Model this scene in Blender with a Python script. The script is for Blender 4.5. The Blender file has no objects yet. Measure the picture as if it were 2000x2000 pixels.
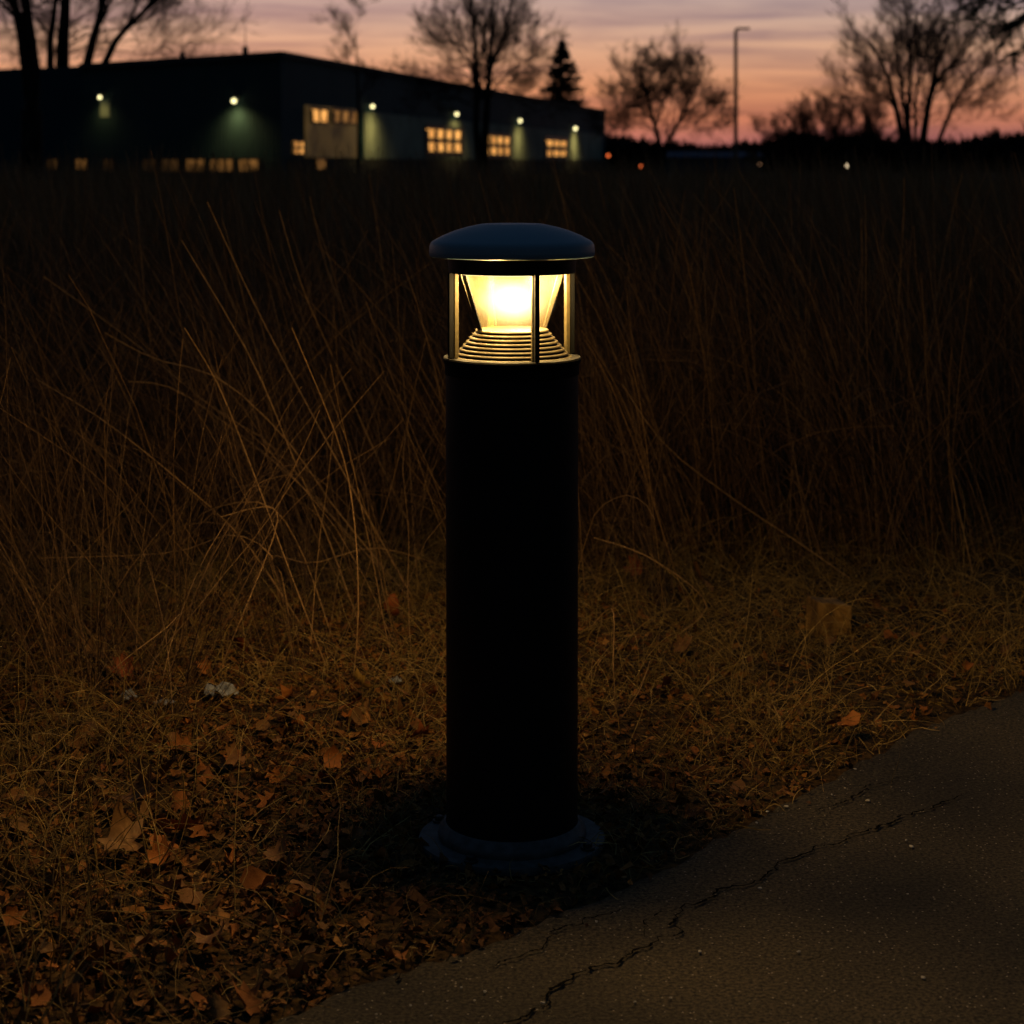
import bpy, bmesh, math, random
import numpy as np
from mathutils import Vector, Matrix

random.seed(7)
RNG = np.random.default_rng(11)
scene = bpy.context.scene
COL = scene.collection
PI = math.pi

# ------------------------------------------------------------------ measures
F = 3800.0          # focal length in photo pixels (photo is 2000 wide)
HOR = 315.0         # row of the horizon
EYE = 1.12          # eye height in metres
CX = 1000.0


def gp(x, y, z=0.0):
    """ground point seen at photo pixel x, y"""
    D = (EYE - z) * F / (y - HOR)
    return Vector(((x - CX) / F * D, D, z))


def dp(x, y, D):
    """point at distance D seen at photo pixel x, y"""
    return Vector(((x - CX) / F * D, D, EYE + (HOR - y) / F * D))


# ------------------------------------------------------------------ helpers
def tag(o, label=None, cat=None, group=None, kind=None):
    if label: o['label'] = label
    if cat: o['category'] = cat
    if group: o['group'] = group
    if kind: o['kind'] = kind
    return o


def empty(name, loc=(0, 0, 0), rz=0.0):
    o = bpy.data.objects.new(name, None)
    o.empty_display_size = 0.1
    o.location = loc
    o.rotation_euler = (0, 0, rz)
    COL.objects.link(o)
    return o


def link(name, me, mat=None, parent=None):
    o = bpy.data.objects.new(name, me)
    if mat is not None:
        me.materials.append(mat)
    COL.objects.link(o)
    if parent is not None:
        o.parent = parent
    return o


def np_mesh(name, V, Fa, tint=None, smooth=True):
    """V (n,3) array, Fa (m,k) array of equal-sized faces"""
    me = bpy.data.meshes.new(name)
    V = np.ascontiguousarray(V, dtype=np.float32)
    Fa = np.ascontiguousarray(Fa, dtype=np.int32)
    m, k = Fa.shape
    me.vertices.add(len(V)); me.vertices.foreach_set('co', V.ravel())
    me.loops.add(m * k); me.loops.foreach_set('vertex_index', Fa.ravel())
    me.polygons.add(m)
    me.polygons.foreach_set('loop_start', np.arange(0, m * k, k, dtype=np.int32))
    me.polygons.foreach_set('use_smooth', np.full(m, smooth))
    if tint is not None:
        a = me.attributes.new('tint', 'FLOAT', 'POINT')
        a.data.foreach_set('value', np.ascontiguousarray(tint, dtype=np.float32))
    me.update(calc_edges=True)
    me.validate()
    return me


def tubes(P, R, sides=3):
    """P (N,n,3) polylines, R (N,n) radii -> verts, quads"""
    N, n, _ = P.shape
    T = np.gradient(P, axis=1)
    T /= np.linalg.norm(T, axis=2, keepdims=True) + 1e-9
    ref = RNG.normal(size=(N, 1, 3))
    ref = np.broadcast_to(ref, P.shape)
    A = np.cross(T, ref); A /= np.linalg.norm(A, axis=2, keepdims=True) + 1e-9
    B = np.cross(T, A)
    ang = np.arange(sides) * 2 * PI / sides
    V = (P[:, :, None, :] + R[:, :, None, None] * (np.cos(ang)[None, None, :, None] * A[:, :, None, :]
         + np.sin(ang)[None, None, :, None] * B[:, :, None, :]))
    V = V.reshape(-1, 3)
    i = np.arange(N)[:, None, None] * n * sides
    j = np.arange(n - 1)[None, :, None] * sides
    s = np.arange(sides)[None, None, :]; s2 = (s + 1) % sides
    Fa = np.stack([i + j + s, i + j + s2, i + j + sides + s2, i + j + sides + s], axis=-1).reshape(-1, 4)
    return V, Fa


def ribbons(P, W):
    """flat blades: P (N,n,3), half widths W (N,n)"""
    N, n, _ = P.shape
    T = np.gradient(P, axis=1)
    T /= np.linalg.norm(T, axis=2, keepdims=True) + 1e-9
    ref = np.broadcast_to(RNG.normal(size=(N, 1, 3)), P.shape)
    A = np.cross(T, ref); A /= np.linalg.norm(A, axis=2, keepdims=True) + 1e-9
    V = np.stack([P - A * W[..., None], P + A * W[..., None]], axis=2).reshape(-1, 3)
    i = np.arange(N)[:, None] * n * 2
    j = np.arange(n - 1)[None, :] * 2
    Fa = np.stack([i + j, i + j + 1, i + j + 3, i + j + 2], axis=-1).reshape(-1, 4)
    return V, Fa


def merge(parts):
    Vs, Fs, off = [], [], 0
    for V, Fa in parts:
        Vs.append(V); Fs.append(Fa + off); off += len(V)
    return np.concatenate(Vs), np.concatenate(Fs)


def lathe(name, prof, mat, parent, seg=96, loc=(0, 0, 0), sharp=30, closed=False):
    bm = bmesh.new()
    rings = []
    for r, z in prof:
        if r < 1e-6:
            rings.append([bm.verts.new((0, 0, z))])
        else:
            rings.append([bm.verts.new((r * math.cos(2 * PI * k / seg), r * math.sin(2 * PI * k / seg), z)) for k in range(seg)])
    pairs = list(zip(rings, rings[1:]))
    if closed: pairs.append((rings[-1], rings[0]))
    for a, b in pairs:
        for k in range(seg):
            k2 = (k + 1) % seg
            if len(a) == 1 and len(b) == 1: continue
            if len(a) == 1: bm.faces.new((a[0], b[k2], b[k]))
            elif len(b) == 1: bm.faces.new((a[k], a[k2], b[0]))
            else: bm.faces.new((a[k], a[k2], b[k2], b[k]))
    bmesh.ops.recalc_face_normals(bm, faces=bm.faces)
    me = bpy.data.meshes.new(name); bm.to_mesh(me); bm.free()
    me.polygons.foreach_set('use_smooth', [True] * len(me.polygons))
    me.set_sharp_from_angle(angle=math.radians(sharp))
    o = link(name, me, mat, parent); o.location = loc
    return o


class MB:
    """collects boxes into one mesh"""
    def __init__(s): s.bm = bmesh.new()

    def box(s, c, size, ax=None, bevel=0.0):
        """c centre, size (u,v,w), ax: three unit vectors"""
        ax = ax or (Vector((1, 0, 0)), Vector((0, 1, 0)), Vector((0, 0, 1)))
        c = Vector(c); vs = []
        for k in range(8):
            p = c.copy()
            for a in range(3):
                p += ax[a] * (size[a] / 2 * (1 if (k >> a) & 1 else -1))
            vs.append(s.bm.verts.new(p))
        fs = [s.bm.faces.new([vs[i] for i in q]) for q in
              ((0, 2, 3, 1), (4, 5, 7, 6), (0, 1, 5, 4), (2, 6, 7, 3), (0, 4, 6, 2), (1, 3, 7, 5))]
        if bevel > 0:
            es = list({e for f in fs for e in f.edges})
            bmesh.ops.bevel(s.bm, geom=es, offset=bevel, segments=2, affect='EDGES', profile=0.5)
        return s

    def prism(s, poly, z0, z1):
        a = [s.bm.verts.new((x, y, z0)) for x, y in poly]
        b = [s.bm.verts.new((x, y, z1)) for x, y in poly]
        n = len(poly)
        s.bm.faces.new(a[::-1]); s.bm.faces.new(b)
        for i in range(n):
            s.bm.faces.new((a[i], a[(i + 1) % n], b[(i + 1) % n], b[i]))
        return s

    def tube(s, pts, radii, seg=10):
        pts = [Vector(p) for p in pts]; rings = []
        for i, p in enumerate(pts):
            t = (pts[min(i + 1, len(pts) - 1)] - pts[max(i - 1, 0)]).normalized()
            r = radii[i] if hasattr(radii, '__len__') else radii
            a = t.orthogonal().normalized() if i == 0 else (rings_a - t * rings_a.dot(t)).normalized()
            rings_a = a; b = t.cross(a)
            rings.append([s.bm.verts.new(p + (a * math.cos(2 * PI * k / seg) + b * math.sin(2 * PI * k / seg)) * r) for k in range(seg)])
        for A, B in zip(rings, rings[1:]):
            for k in range(seg):
                s.bm.faces.new((A[k], A[(k + 1) % seg], B[(k + 1) % seg], B[k]))
        s.bm.faces.new(rings[0][::-1]); s.bm.faces.new(rings[-1])
        return s

    def build(s, name, mat, parent=None, smooth=False):
        bmesh.ops.recalc_face_normals(s.bm, faces=s.bm.faces)
        me = bpy.data.meshes.new(name); s.bm.to_mesh(me); s.bm.free()
        if smooth:
            me.polygons.foreach_set('use_smooth', [True] * len(me.polygons))
            me.set_sharp_from_angle(angle=math.radians(35))
        return link(name, me, mat, parent)


# ------------------------------------------------------------------ materials
def new_mat(name):
    m = bpy.data.materials.new(name); m.use_nodes = True
    nt = m.node_tree
    return m, nt, nt.nodes, nt.links, nt.nodes['Principled BSDF']


def mat_noise(name, c1, c2, scale=20, rough=0.8, bump=0.2, bdist=0.002, detail=6, metallic=0.0, spec=0.5, stretch=None, lo=0.35, hi=0.65):
    m, nt, N, L, b = new_mat(name)
    tc = N.new('ShaderNodeTexCoord'); mp = N.new('ShaderNodeMapping')
    if stretch: mp.inputs['Scale'].default_value = stretch
    n = N.new('ShaderNodeTexNoise'); n.inputs['Scale'].default_value = scale; n.inputs['Detail'].default_value = detail
    r = N.new('ShaderNodeValToRGB')
    r.color_ramp.elements[0].position = lo; r.color_ramp.elements[1].position = hi
    r.color_ramp.elements[0].color = (*c1, 1); r.color_ramp.elements[1].color = (*c2, 1)
    L.new(tc.outputs['Object'], mp.inputs['Vector']); L.new(mp.outputs[0], n.inputs['Vector'])
    L.new(n.outputs['Fac'], r.inputs['Fac']); L.new(r.outputs[0], b.inputs['Base Color'])
    b.inputs['Roughness'].default_value = rough; b.inputs['Metallic'].default_value = metallic
    b.inputs['Specular IOR Level'].default_value = spec
    if bump:
        bp = N.new('ShaderNodeBump'); bp.inputs['Strength'].default_value = bump; bp.inputs['Distance'].default_value = bdist
        L.new(n.outputs['Fac'], bp.inputs['Height']); L.new(bp.outputs[0], b.inputs['Normal'])
    return m


def mat_tint(name, cols, rough=0.75, spec=0.25, extra=0.0):
    """colour by the per-blade 'tint' attribute"""
    m, nt, N, L, b = new_mat(name)
    at = N.new('ShaderNodeAttribute'); at.attribute_name = 'tint'
    r = N.new('ShaderNodeValToRGB')
    els = r.color_ramp.elements
    els[0].position = 0.0; els[0].color = (*cols[0], 1)
    els[1].position = 1.0; els[1].color = (*cols[-1], 1)
    for i, c in enumerate(cols[1:-1]):
        e = els.new((i + 1) / (len(cols) - 1)); e.color = (*c, 1)
    L.new(at.outputs['Fac'], r.inputs['Fac'])
    tc = N.new('ShaderNodeTexCoord'); n = N.new('ShaderNodeTexNoise'); n.inputs['Scale'].default_value = 90; n.inputs['Detail'].default_value = 3
    L.new(tc.outputs['Object'], n.inputs['Vector'])
    mx = N.new('ShaderNodeMix'); mx.data_type = 'RGBA'; mx.blend_type = 'MULTIPLY'; mx.inputs['Factor'].default_value = 1
    mr = N.new('ShaderNodeMapRange'); mr.inputs[1].default_value = 0.3; mr.inputs[2].default_value = 0.7; mr.inputs[3].default_value = 0.55; mr.inputs[4].default_value = 1.2
    L.new(n.outputs['Fac'], mr.inputs[0]); L.new(r.outputs[0], mx.inputs['A']); L.new(mr.outputs[0], mx.inputs['B'])
    L.new(mx.outputs['Result'], b.inputs['Base Color'])
    b.inputs['Roughness'].default_value = rough; b.inputs['Specular IOR Level'].default_value = spec
    return m


def mat_emit(name, col, strength, vary=0.0, scale=3.0, c2=None):
    m, nt, N, L, b = new_mat(name)
    b.inputs['Base Color'].default_value = (0.02, 0.02, 0.02, 1)
    b.inputs['Emission Color'].default_value = (*col, 1)
    b.inputs['Emission Strength'].default_value = strength
    if vary:
        tc = N.new('ShaderNodeTexCoord'); n = N.new('ShaderNodeTexNoise'); n.inputs['Scale'].default_value = scale; n.inputs['Detail'].default_value = 2
        mr = N.new('ShaderNodeMapRange'); mr.inputs[1].default_value = 0.35; mr.inputs[2].default_value = 0.65
        mr.inputs[3].default_value = strength * (1 - vary); mr.inputs[4].default_value = strength * (1 + vary)
        L.new(tc.outputs['Object'], n.inputs['Vector']); L.new(n.outputs['Fac'], mr.inputs[0]); L.new(mr.outputs[0], b.inputs['Emission Strength'])
        if c2:
            mx = N.new('ShaderNodeMix'); mx.data_type = 'RGBA'; mx.inputs['A'].default_value = (*c2, 1); mx.inputs['B'].default_value = (*col, 1)
            L.new(n.outputs['Fac'], mx.inputs['Factor']); L.new(mx.outputs['Result'], b.inputs['Emission Color'])
    return m


M = {}
M['paint'] = mat_noise('black_powder_coat', (0.006, 0.007, 0.008), (0.009, 0.010, 0.012), scale=900, rough=0.55, bump=0.25, bdist=0.0003, spec=0.14)
M['bar'] = mat_noise('matt_black_bar', (0.0016, 0.0018, 0.0020), (0.0026, 0.0028, 0.0032), scale=900, rough=0.8, bump=0.2, bdist=0.0003, spec=0.03)
M['collar'] = mat_noise('dusty_black_collar', (0.002, 0.0022, 0.0025), (0.007, 0.007, 0.007), scale=160, rough=0.75, bump=0.3, bdist=0.0004, spec=0.06)
M['cap_paint'] = mat_noise('slate_powder_coat', (0.11, 0.185, 0.25), (0.13, 0.215, 0.29), scale=900, rough=0.5, bump=0.25, bdist=0.0003, spec=0.35)  # black coat with the blue reflection of the sky put into its colour
M['flange_paint'] = mat_noise('weathered_powder_coat', (0.038, 0.045, 0.050), (0.075, 0.086, 0.094), scale=60, rough=0.6, bump=0.3, bdist=0.0005, spec=0.3)
M['louvre'] = mat_noise('bronze_louvre', (0.020, 0.0165, 0.0075), (0.032, 0.026, 0.012), scale=120, rough=0.55, bump=0.15, bdist=0.0005, spec=0.15, metallic=0.2)
M['bark'] = mat_noise('bark', (0.012, 0.010, 0.009), (0.035, 0.028, 0.024), scale=12, rough=0.95, bump=0.6, bdist=0.02, stretch=(1, 1, 0.2), spec=0.1)
M['twig'] = mat_noise('twig_bark', (0.025, 0.018, 0.016), (0.05, 0.036, 0.032), scale=5, rough=0.95, bump=0, spec=0.1)
M['needle'] = mat_noise('needles', (0.008, 0.014, 0.008), (0.02, 0.03, 0.018), scale=3, rough=0.9, bump=0, spec=0.1)
M['brush'] = mat_noise('dark_brush', (0.010, 0.010, 0.010), (0.028, 0.022, 0.022), scale=0.7, rough=0.95, bump=0, spec=0.05)
M['metal_dark'] = mat_noise('dark_metal', (0.02, 0.02, 0.022), (0.04, 0.04, 0.042), scale=6, rough=0.5, bump=0.1, metallic=0.4)
M['pole'] = mat_noise('galvanised_pole', (0.06, 0.05, 0.045), (0.10, 0.085, 0.075), scale=8, rough=0.6, bump=0.1)
M['wood'] = mat_noise('weathered_wood', (0.09, 0.045, 0.010), (0.34, 0.185, 0.042), scale=22, rough=0.85, bump=0.6, bdist=0.003, stretch=(1, 1, 0.25))
M['scrap'] = mat_noise('dirty_white_plastic', (0.12, 0.13, 0.15), (0.36, 0.38, 0.42), scale=70, rough=0.45, bump=0.7, bdist=0.004)
M['pebble'] = mat_noise('pale_pebble', (0.35, 0.30, 0.24), (0.6, 0.55, 0.45), scale=60, rough=0.6, bump=0.3)
M['crack'] = mat_noise('crack_dirt', (0.003, 0.003, 0.003), (0.010, 0.009, 0.008), scale=200, rough=1.0, bump=0.3, spec=0.0)

# corrugated metal cladding
def mat_cladding(name, c1, c2, pitch=0.35):
    m, nt, N, L, b = new_mat(name)
    tc = N.new('ShaderNodeTexCoord')
    sp = N.new('ShaderNodeSeparateXYZ'); L.new(tc.outputs['Object'], sp.inputs[0])
    # coordinate along whichever wall: x - y works for both fronts
    ad = N.new('ShaderNodeMath'); ad.operation = 'SUBTRACT'
    L.new(sp.outputs['X'], ad.inputs[0]); L.new(sp.outputs['Y'], ad.inputs[1])
    ml = N.new('ShaderNodeMath'); ml.operation = 'MULTIPLY'; ml.inputs[1].default_value = 2 * PI / pitch; L.new(ad.outputs[0], ml.inputs[0])
    sn = N.new('ShaderNodeMath'); sn.operation = 'SINE'; L.new(ml.outputs[0], sn.inputs[0])
    n = N.new('ShaderNodeTexNoise'); n.inputs['Scale'].default_value = 0.35; n.inputs['Detail'].default_value = 5
    L.new(tc.outputs['Object'], n.inputs['Vector'])
    r = N.new('ShaderNodeValToRGB'); r.color_ramp.elements[0].position = 0.3; r.color_ramp.elements[1].position = 0.7
    r.color_ramp.elements[0].color = (*c1, 1); r.color_ramp.elements[1].color = (*c2, 1)
    L.new(n.outputs['Fac'], r.inputs['Fac']); L.new(r.outputs[0], b.inputs['Base Color'])
    bp = N.new('ShaderNodeBump'); bp.inputs['Strength'].default_value = 1.0; bp.inputs['Distance'].default_value = 0.03
    L.new(sn.outputs[0], bp.inputs['Height']); L.new(bp.outputs[0], b.inputs['Normal'])
    b.inputs['Roughness'].default_value = 0.75; b.inputs['Specular IOR Level'].default_value = 0.08
    return m

M['clad'] = mat_cladding('dark_teal_cladding', (0.026, 0.052, 0.060), (0.036, 0.068, 0.076))
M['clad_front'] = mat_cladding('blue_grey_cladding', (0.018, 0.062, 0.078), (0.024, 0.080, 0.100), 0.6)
M['clad_wing'] = mat_cladding('blue_cladding', (0.018, 0.044, 0.062), (0.026, 0.056, 0.075))
M['panel_wall'] = mat_noise('stained_render', (0.16, 0.19, 0.15), (0.28, 0.32, 0.25), scale=0.35, rough=0.9, bump=0, detail=7)
M['plinth'] = mat_noise('dark_plinth', (0.012, 0.011, 0.010), (0.022, 0.020, 0.018), scale=0.6, rough=0.9, bump=0)
M['bay_wall'] = mat_noise('tan_bay', (0.20, 0.14, 0.06), (0.42, 0.30, 0.13), scale=0.5, rough=0.9, bump=0, detail=7)
M['roofing'] = mat_noise('roofing', (0.02, 0.02, 0.022), (0.035, 0.035, 0.04), scale=0.5, rough=0.9, bump=0)

WARM = (1.0, 0.50, 0.13)
M['pane_hi'] = mat_emit('pane_lit', (1.0, 0.50, 0.13), 1.0, 0.45, 1.3, (0.85, 0.30, 0.055))
M['pane_mid'] = mat_emit('pane_lit_dim', (1.0, 0.45, 0.12), 0.24, 0.6, 1.3, (0.7, 0.28, 0.05))
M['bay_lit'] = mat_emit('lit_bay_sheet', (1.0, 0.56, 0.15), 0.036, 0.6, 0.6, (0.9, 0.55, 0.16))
M['pane_low'] = mat_emit('pane_barely_lit', (1.0, 0.45, 0.12), 0.03, 0.7, 0.7)
M['lens'] = mat_emit('floodlight_lens', (1.0, 0.88, 0.42), 3.0)
M['far_orange'] = mat_emit('far_lamp_orange', (1.0, 0.17, 0.04), 1.6)
M['far_white'] = mat_emit('far_lamp_white', (1.0, 0.75, 0.45), 3.0)
M['far_dim'] = mat_emit('far_lamp_dim', (1.0, 0.5, 0.25), 0.5)

# ------------------------------------------------------------------ world
w = bpy.data.worlds.new('World'); scene.world = w; w.use_nodes = True
N = w.node_tree.nodes; L = w.node_tree.links
N.clear()
out = N.new('ShaderNodeOutputWorld'); bg = N.new('ShaderNodeBackground')
tc = N.new('ShaderNodeTexCoord'); sep = N.new('ShaderNodeSeparateXYZ')
L.new(tc.outputs['Generated'], sep.inputs[0])
ramp = N.new('ShaderNodeValToRGB'); cr = ramp.color_ramp
stops = [(0.0, (0.10, 0.045, 0.05)), (0.004, (0.26, 0.100, 0.110)), (0.012, (0.42, 0.150, 0.125)), (0.022, (0.54, 0.190, 0.112)), (0.038, (0.60, 0.265, 0.150)),
         (0.057, (0.62, 0.35, 0.235)), (0.070, (0.52, 0.34, 0.275)), (0.085, (0.42, 0.315, 0.305)), (0.11, (0.28, 0.235, 0.26)), (0.2, (0.09, 0.10, 0.14)),
         (0.45, (0.014, 0.020, 0.036)), (1.0, (0.008, 0.014, 0.03))]
cr.elements[0].position = 0.0; cr.elements[0].color = (*stops[0][1], 1)
cr.elements[1].position = 1.0; cr.elements[1].color = (*stops[-1][1], 1)
for p, c in stops[1:-1]:
    e = cr.elements.new(p); e.color = (*c, 1)
L.new(sep.outputs['Z'], ramp.inputs['Fac'])
# stretched cloud streaks
mp = N.new('ShaderNodeMapping'); mp.inputs['Scale'].default_value = (8.0, 8.0, 100.0)
mp.inputs['Rotation'].default_value = (0, math.radians(2.5), 0)
L.new(tc.outputs['Generated'], mp.inputs['Vector'])
cn = N.new('ShaderNodeTexNoise'); cn.inputs['Scale'].default_value = 1.0; cn.inputs['Detail'].default_value = 5; cn.inputs['Roughness'].default_value = 0.55
cn.inputs['Distortion'].default_value = 0.4
L.new(mp.outputs[0], cn.inputs['Vector'])
cm = N.new('ShaderNodeMapRange'); cm.inputs[1].default_value = 0.44; cm.inputs[2].default_value = 0.66; cm.inputs[3].default_value = 0.0; cm.inputs[4].default_value = 0.9
L.new(cn.outputs['Fac'], cm.inputs[0])
mx = N.new('ShaderNodeMix'); mx.data_type = 'RGBA'; mx.blend_type = 'MIX'
L.new(cm.outputs[0], mx.inputs['Factor']); L.new(ramp.outputs[0], mx.inputs['A'])
cc = N.new('ShaderNodeMix'); cc.data_type = 'RGBA'; cc.blend_type = 'MULTIPLY'; cc.inputs['Factor'].default_value = 1.0
cc.inputs['B'].default_value = (0.54, 0.56, 0.74, 1)
L.new(ramp.outputs[0], cc.inputs['A']); L.new(cc.outputs['Result'], mx.inputs['B'])
# the afterglow is only on the side the camera faces
az = N.new('ShaderNodeMapRange'); az.inputs[1].default_value = 0.35; az.inputs[2].default_value = 0.95; az.inputs[3].default_value = 0.0; az.inputs[4].default_value = 1.0
L.new(sep.outputs['Y'], az.inputs[0])
azc = N.new('ShaderNodeMix'); azc.data_type = 'RGBA'; azc.inputs['A'].default_value = (0.030, 0.095, 0.135, 1); azc.inputs['B'].default_value = (1, 1, 1, 1)
L.new(az.outputs[0], azc.inputs['Factor'])
m2 = N.new('ShaderNodeMix'); m2.data_type = 'RGBA'; m2.blend_type = 'MULTIPLY'; m2.inputs['Factor'].default_value = 1.0
L.new(mx.outputs['Result'], m2.inputs['A']); L.new(azc.outputs['Result'], m2.inputs['B'])
# a trace of the physical sky for the last daylight
sky = N.new('ShaderNodeTexSky'); sky.sky_type = 'NISHITA'; sky.sun_disc = False
sky.sun_elevation = math.radians(0.0); sky.sun_rotation = math.radians(-8)
ad = N.new('ShaderNodeMix'); ad.data_type = 'RGBA'; ad.blend_type = 'ADD'; ad.inputs['Factor'].default_value = 0.02
L.new(m2.outputs['Result'], ad.inputs['A']); L.new(sky.outputs[0], ad.inputs['B'])
# blue light from overhead
zen = N.new('ShaderNodeMapRange'); zen.inputs[1].default_value = 0.25; zen.inputs[2].default_value = 1.0; zen.inputs[3].default_value = 0.0; zen.inputs[4].default_value = 1.0
L.new(sep.outputs['Z'], zen.inputs[0])
a2 = N.new('ShaderNodeMix'); a2.data_type = 'RGBA'; a2.blend_type = 'ADD'
a2.inputs['B'].default_value = (0.018, 0.042, 0.075, 1)
L.new(zen.outputs[0], a2.inputs['Factor']); L.new(ad.outputs['Result'], a2.inputs['A'])
L.new(a2.outputs['Result'], bg.inputs['Color']); bg.inputs['Strength'].default_value = 1.0
L.new(bg.outputs[0], out.inputs['Surface'])

# last afterglow of the set sun, from behind the hall
sl = bpy.data.lights.new('sun', 'SUN'); sl.energy = 0.02; sl.angle = math.radians(12); sl.color = (1.0, 0.6, 0.4)
so = bpy.data.objects.new('sun', sl); COL.objects.link(so)
so.rotation_euler = (math.radians(-88), 0, math.radians(8)); so.location = (0, 60, 40)

# ------------------------------------------------------------------ path outline
EDGE_PX = [(600, 1965), (725, 1904), (900, 1855), (1035, 1806), (1242, 1718), (1449, 1610), (1656, 1496), (1811, 1413), (1966, 1356)]
EDGE = [(-9.0, -4.6), (-4.0, -0.9), (-2.0, 0.75), (-1.1, 1.75), (-0.6, 2.28)] + [tuple(gp(x, y)[:2]) for x, y in EDGE_PX] + \
       [(1.45, 4.42), (2.2, 4.95), (3.6, 5.7), (6.0, 6.7), (12.0, 8.6), (30.0, 13.0)]
EX = np.array([e[0] for e in EDGE]); EY = np.array([e[1] for e in EDGE])


def edge_y(x):
    return np.interp(x, EX, EY)


def off_path(x, y):
    """vertical gap beyond the path edge, positive on the verge"""
    return y - edge_y(x)


# far boundary of the mown/short strip (tall grass starts here)
def tall_y(x):
    return np.interp(x, [-3, -1.6, -0.9, -0.4, 0.0, 0.5, 1.0, 1.6, 3.0], [2.0, 2.9, 3.75, 4.2, 4.6, 4.95, 5.15, 5.3, 7.0])


# ------------------------------------------------------------------ ground
def vnoise(x, y, s, seed=0):
    r = np.random.default_rng(seed)
    out = np.zeros_like(x)
    for k in range(7):
        a = r.uniform(0, 2 * PI); f = s * r.uniform(0.6, 1.9); ph = r.uniform(0, 2 * PI)
        out += np.sin((x * math.cos(a) + y * math.sin(a)) * f + ph + 1.3 * np.sin((y * math.cos(a) - x * math.sin(a)) * f * 0.7 + ph * 2))
    return out / 7


def ground_z(x, y):
    g = off_path(x, y)
    k = np.clip(g / 0.12, 0, 1)
    far = np.clip((14 - y) / 6, 0, 1) * np.clip((8 - np.abs(x)) / 3, 0, 1)
    return (-0.012 * (1 - k) + k * (0.004 + 0.006 * vnoise(x, y, 9, 1) + 0.010 * vnoise(x, y, 2.2, 2) + 0.004 * vnoise(x, y, 40, 3)) * far)


def surf_z(x, y):
    return np.where(off_path(x, y) < 0.02, 0.0085, ground_z(x, y))


xs = np.concatenate([-np.geomspace(1500, 2.6, 26), np.arange(-2.5, 2.5, 0.02), np.geomspace(2.6, 1500, 26)])
ys = np.concatenate([-np.geomspace(60, 0.6, 10), np.arange(1.0, 7.0, 0.02), np.geomspace(7.1, 2500, 40)])
GX, GY = np.meshgrid(xs, ys, indexing='ij')
GZ = ground_z(GX, GY)
ni, nj = GX.shape
V = np.stack([GX, GY, GZ], -1).reshape(-1, 3)
ii, jj = np.meshgrid(np.arange(ni - 1), np.arange(nj - 1), indexing='ij')
a = (ii * nj + jj).ravel()
Fa = np.stack([a, a + nj, a + nj + 1, a + 1], -1)
M['soil'] = mat_noise('leafy_soil', (0.016, 0.011, 0.006), (0.11, 0.062, 0.022), scale=70, rough=0.95, bump=0.8, bdist=0.008, detail=10, spec=0.1, lo=0.38, hi=0.68)
link('ground', np_mesh('ground', V, Fa), M['soil'])['kind'] = 'structure'

# ------------------------------------------------------------------ path
def mat_asphalt():
    m, nt, N, L, b = new_mat('asphalt')
    tc = N.new('ShaderNodeTexCoord')
    n1 = N.new('ShaderNodeTexNoise'); n1.inputs['Scale'].default_value = 165; n1.inputs['Detail'].default_value = 5; n1.inputs['Roughness'].default_value = 0.7
    n2 = N.new('ShaderNodeTexNoise'); n2.inputs['Scale'].default_value = 2.2; n2.inputs['Detail'].default_value = 6
    vo = N.new('ShaderNodeTexVoronoi'); vo.inputs['Scale'].default_value = 210
    for n in (n1, n2, vo): L.new(tc.outputs['Object'], n.inputs['Vector'])
    r = N.new('ShaderNodeValToRGB'); r.color_ramp.elements[0].position = 0.36; r.color_ramp.elements[1].position = 0.66
    r.color_ramp.elements[0].color = (0.006, 0.005, 0.003, 1); r.color_ramp.elements[1].color = (0.15, 0.120, 0.074, 1)
    L.new(n1.outputs['Fac'], r.inputs['Fac'])
    r2 = N.new('ShaderNodeValToRGB'); r2.color_ramp.elements[0].position = 0.3; r2.color_ramp.elements[1].position = 0.7
    r2.color_ramp.elements[0].color = (0.5, 0.5, 0.52, 1); r2.color_ramp.elements[1].color = (1.15, 1.1, 1.0, 1)
    L.new(n2.outputs['Fac'], r2.inputs['Fac'])
    mx = N.new('ShaderNodeMix'); mx.data_type = 'RGBA'; mx.blend_type = 'MULTIPLY'; mx.inputs['Factor'].default_value = 1
    L.new(r.outputs[0], mx.inputs['A']); L.new(r2.outputs[0], mx.inputs['B'])
    # pale aggregate chips in a few cells
    cs = N.new('ShaderNodeSeparateColor'); L.new(vo.outputs['Color'], cs.inputs[0])
    gt = N.new('ShaderNodeMath'); gt.operation = 'GREATER_THAN'; gt.inputs[1].default_value = 0.955; L.new(cs.outputs[0], gt.inputs[0])
    lt = N.new('ShaderNodeMath'); lt.operation = 'LESS_THAN'; lt.inputs[1].default_value = 0.32; L.new(vo.outputs['Distance'], lt.inputs[0])
    an = N.new('ShaderNodeMath'); an.operation = 'MULTIPLY'; L.new(gt.outputs[0], an.inputs[0]); L.new(lt.outputs[0], an.inputs[1])
    m3 = N.new('ShaderNodeMix'); m3.data_type = 'RGBA'; m3.inputs['B'].default_value = (0.36, 0.31, 0.24, 1)
    L.new(an.outputs[0], m3.inputs['Factor']); L.new(mx.outputs['Result'], m3.inputs['A'])
    L.new(m3.outputs['Result'], b.inputs['Base Color'])
    bp = N.new('ShaderNodeBump'); bp.inputs['Strength'].default_value = 1.0; bp.inputs['Distance'].default_value = 0.0045
    L.new(n1.outputs['Fac'], bp.inputs['Height']); L.new(bp.outputs[0], b.inputs['Normal'])
    b.inputs['Roughness'].default_value = 0.88; b.inputs['Specular IOR Level'].default_value = 0.3
    return m


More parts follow.
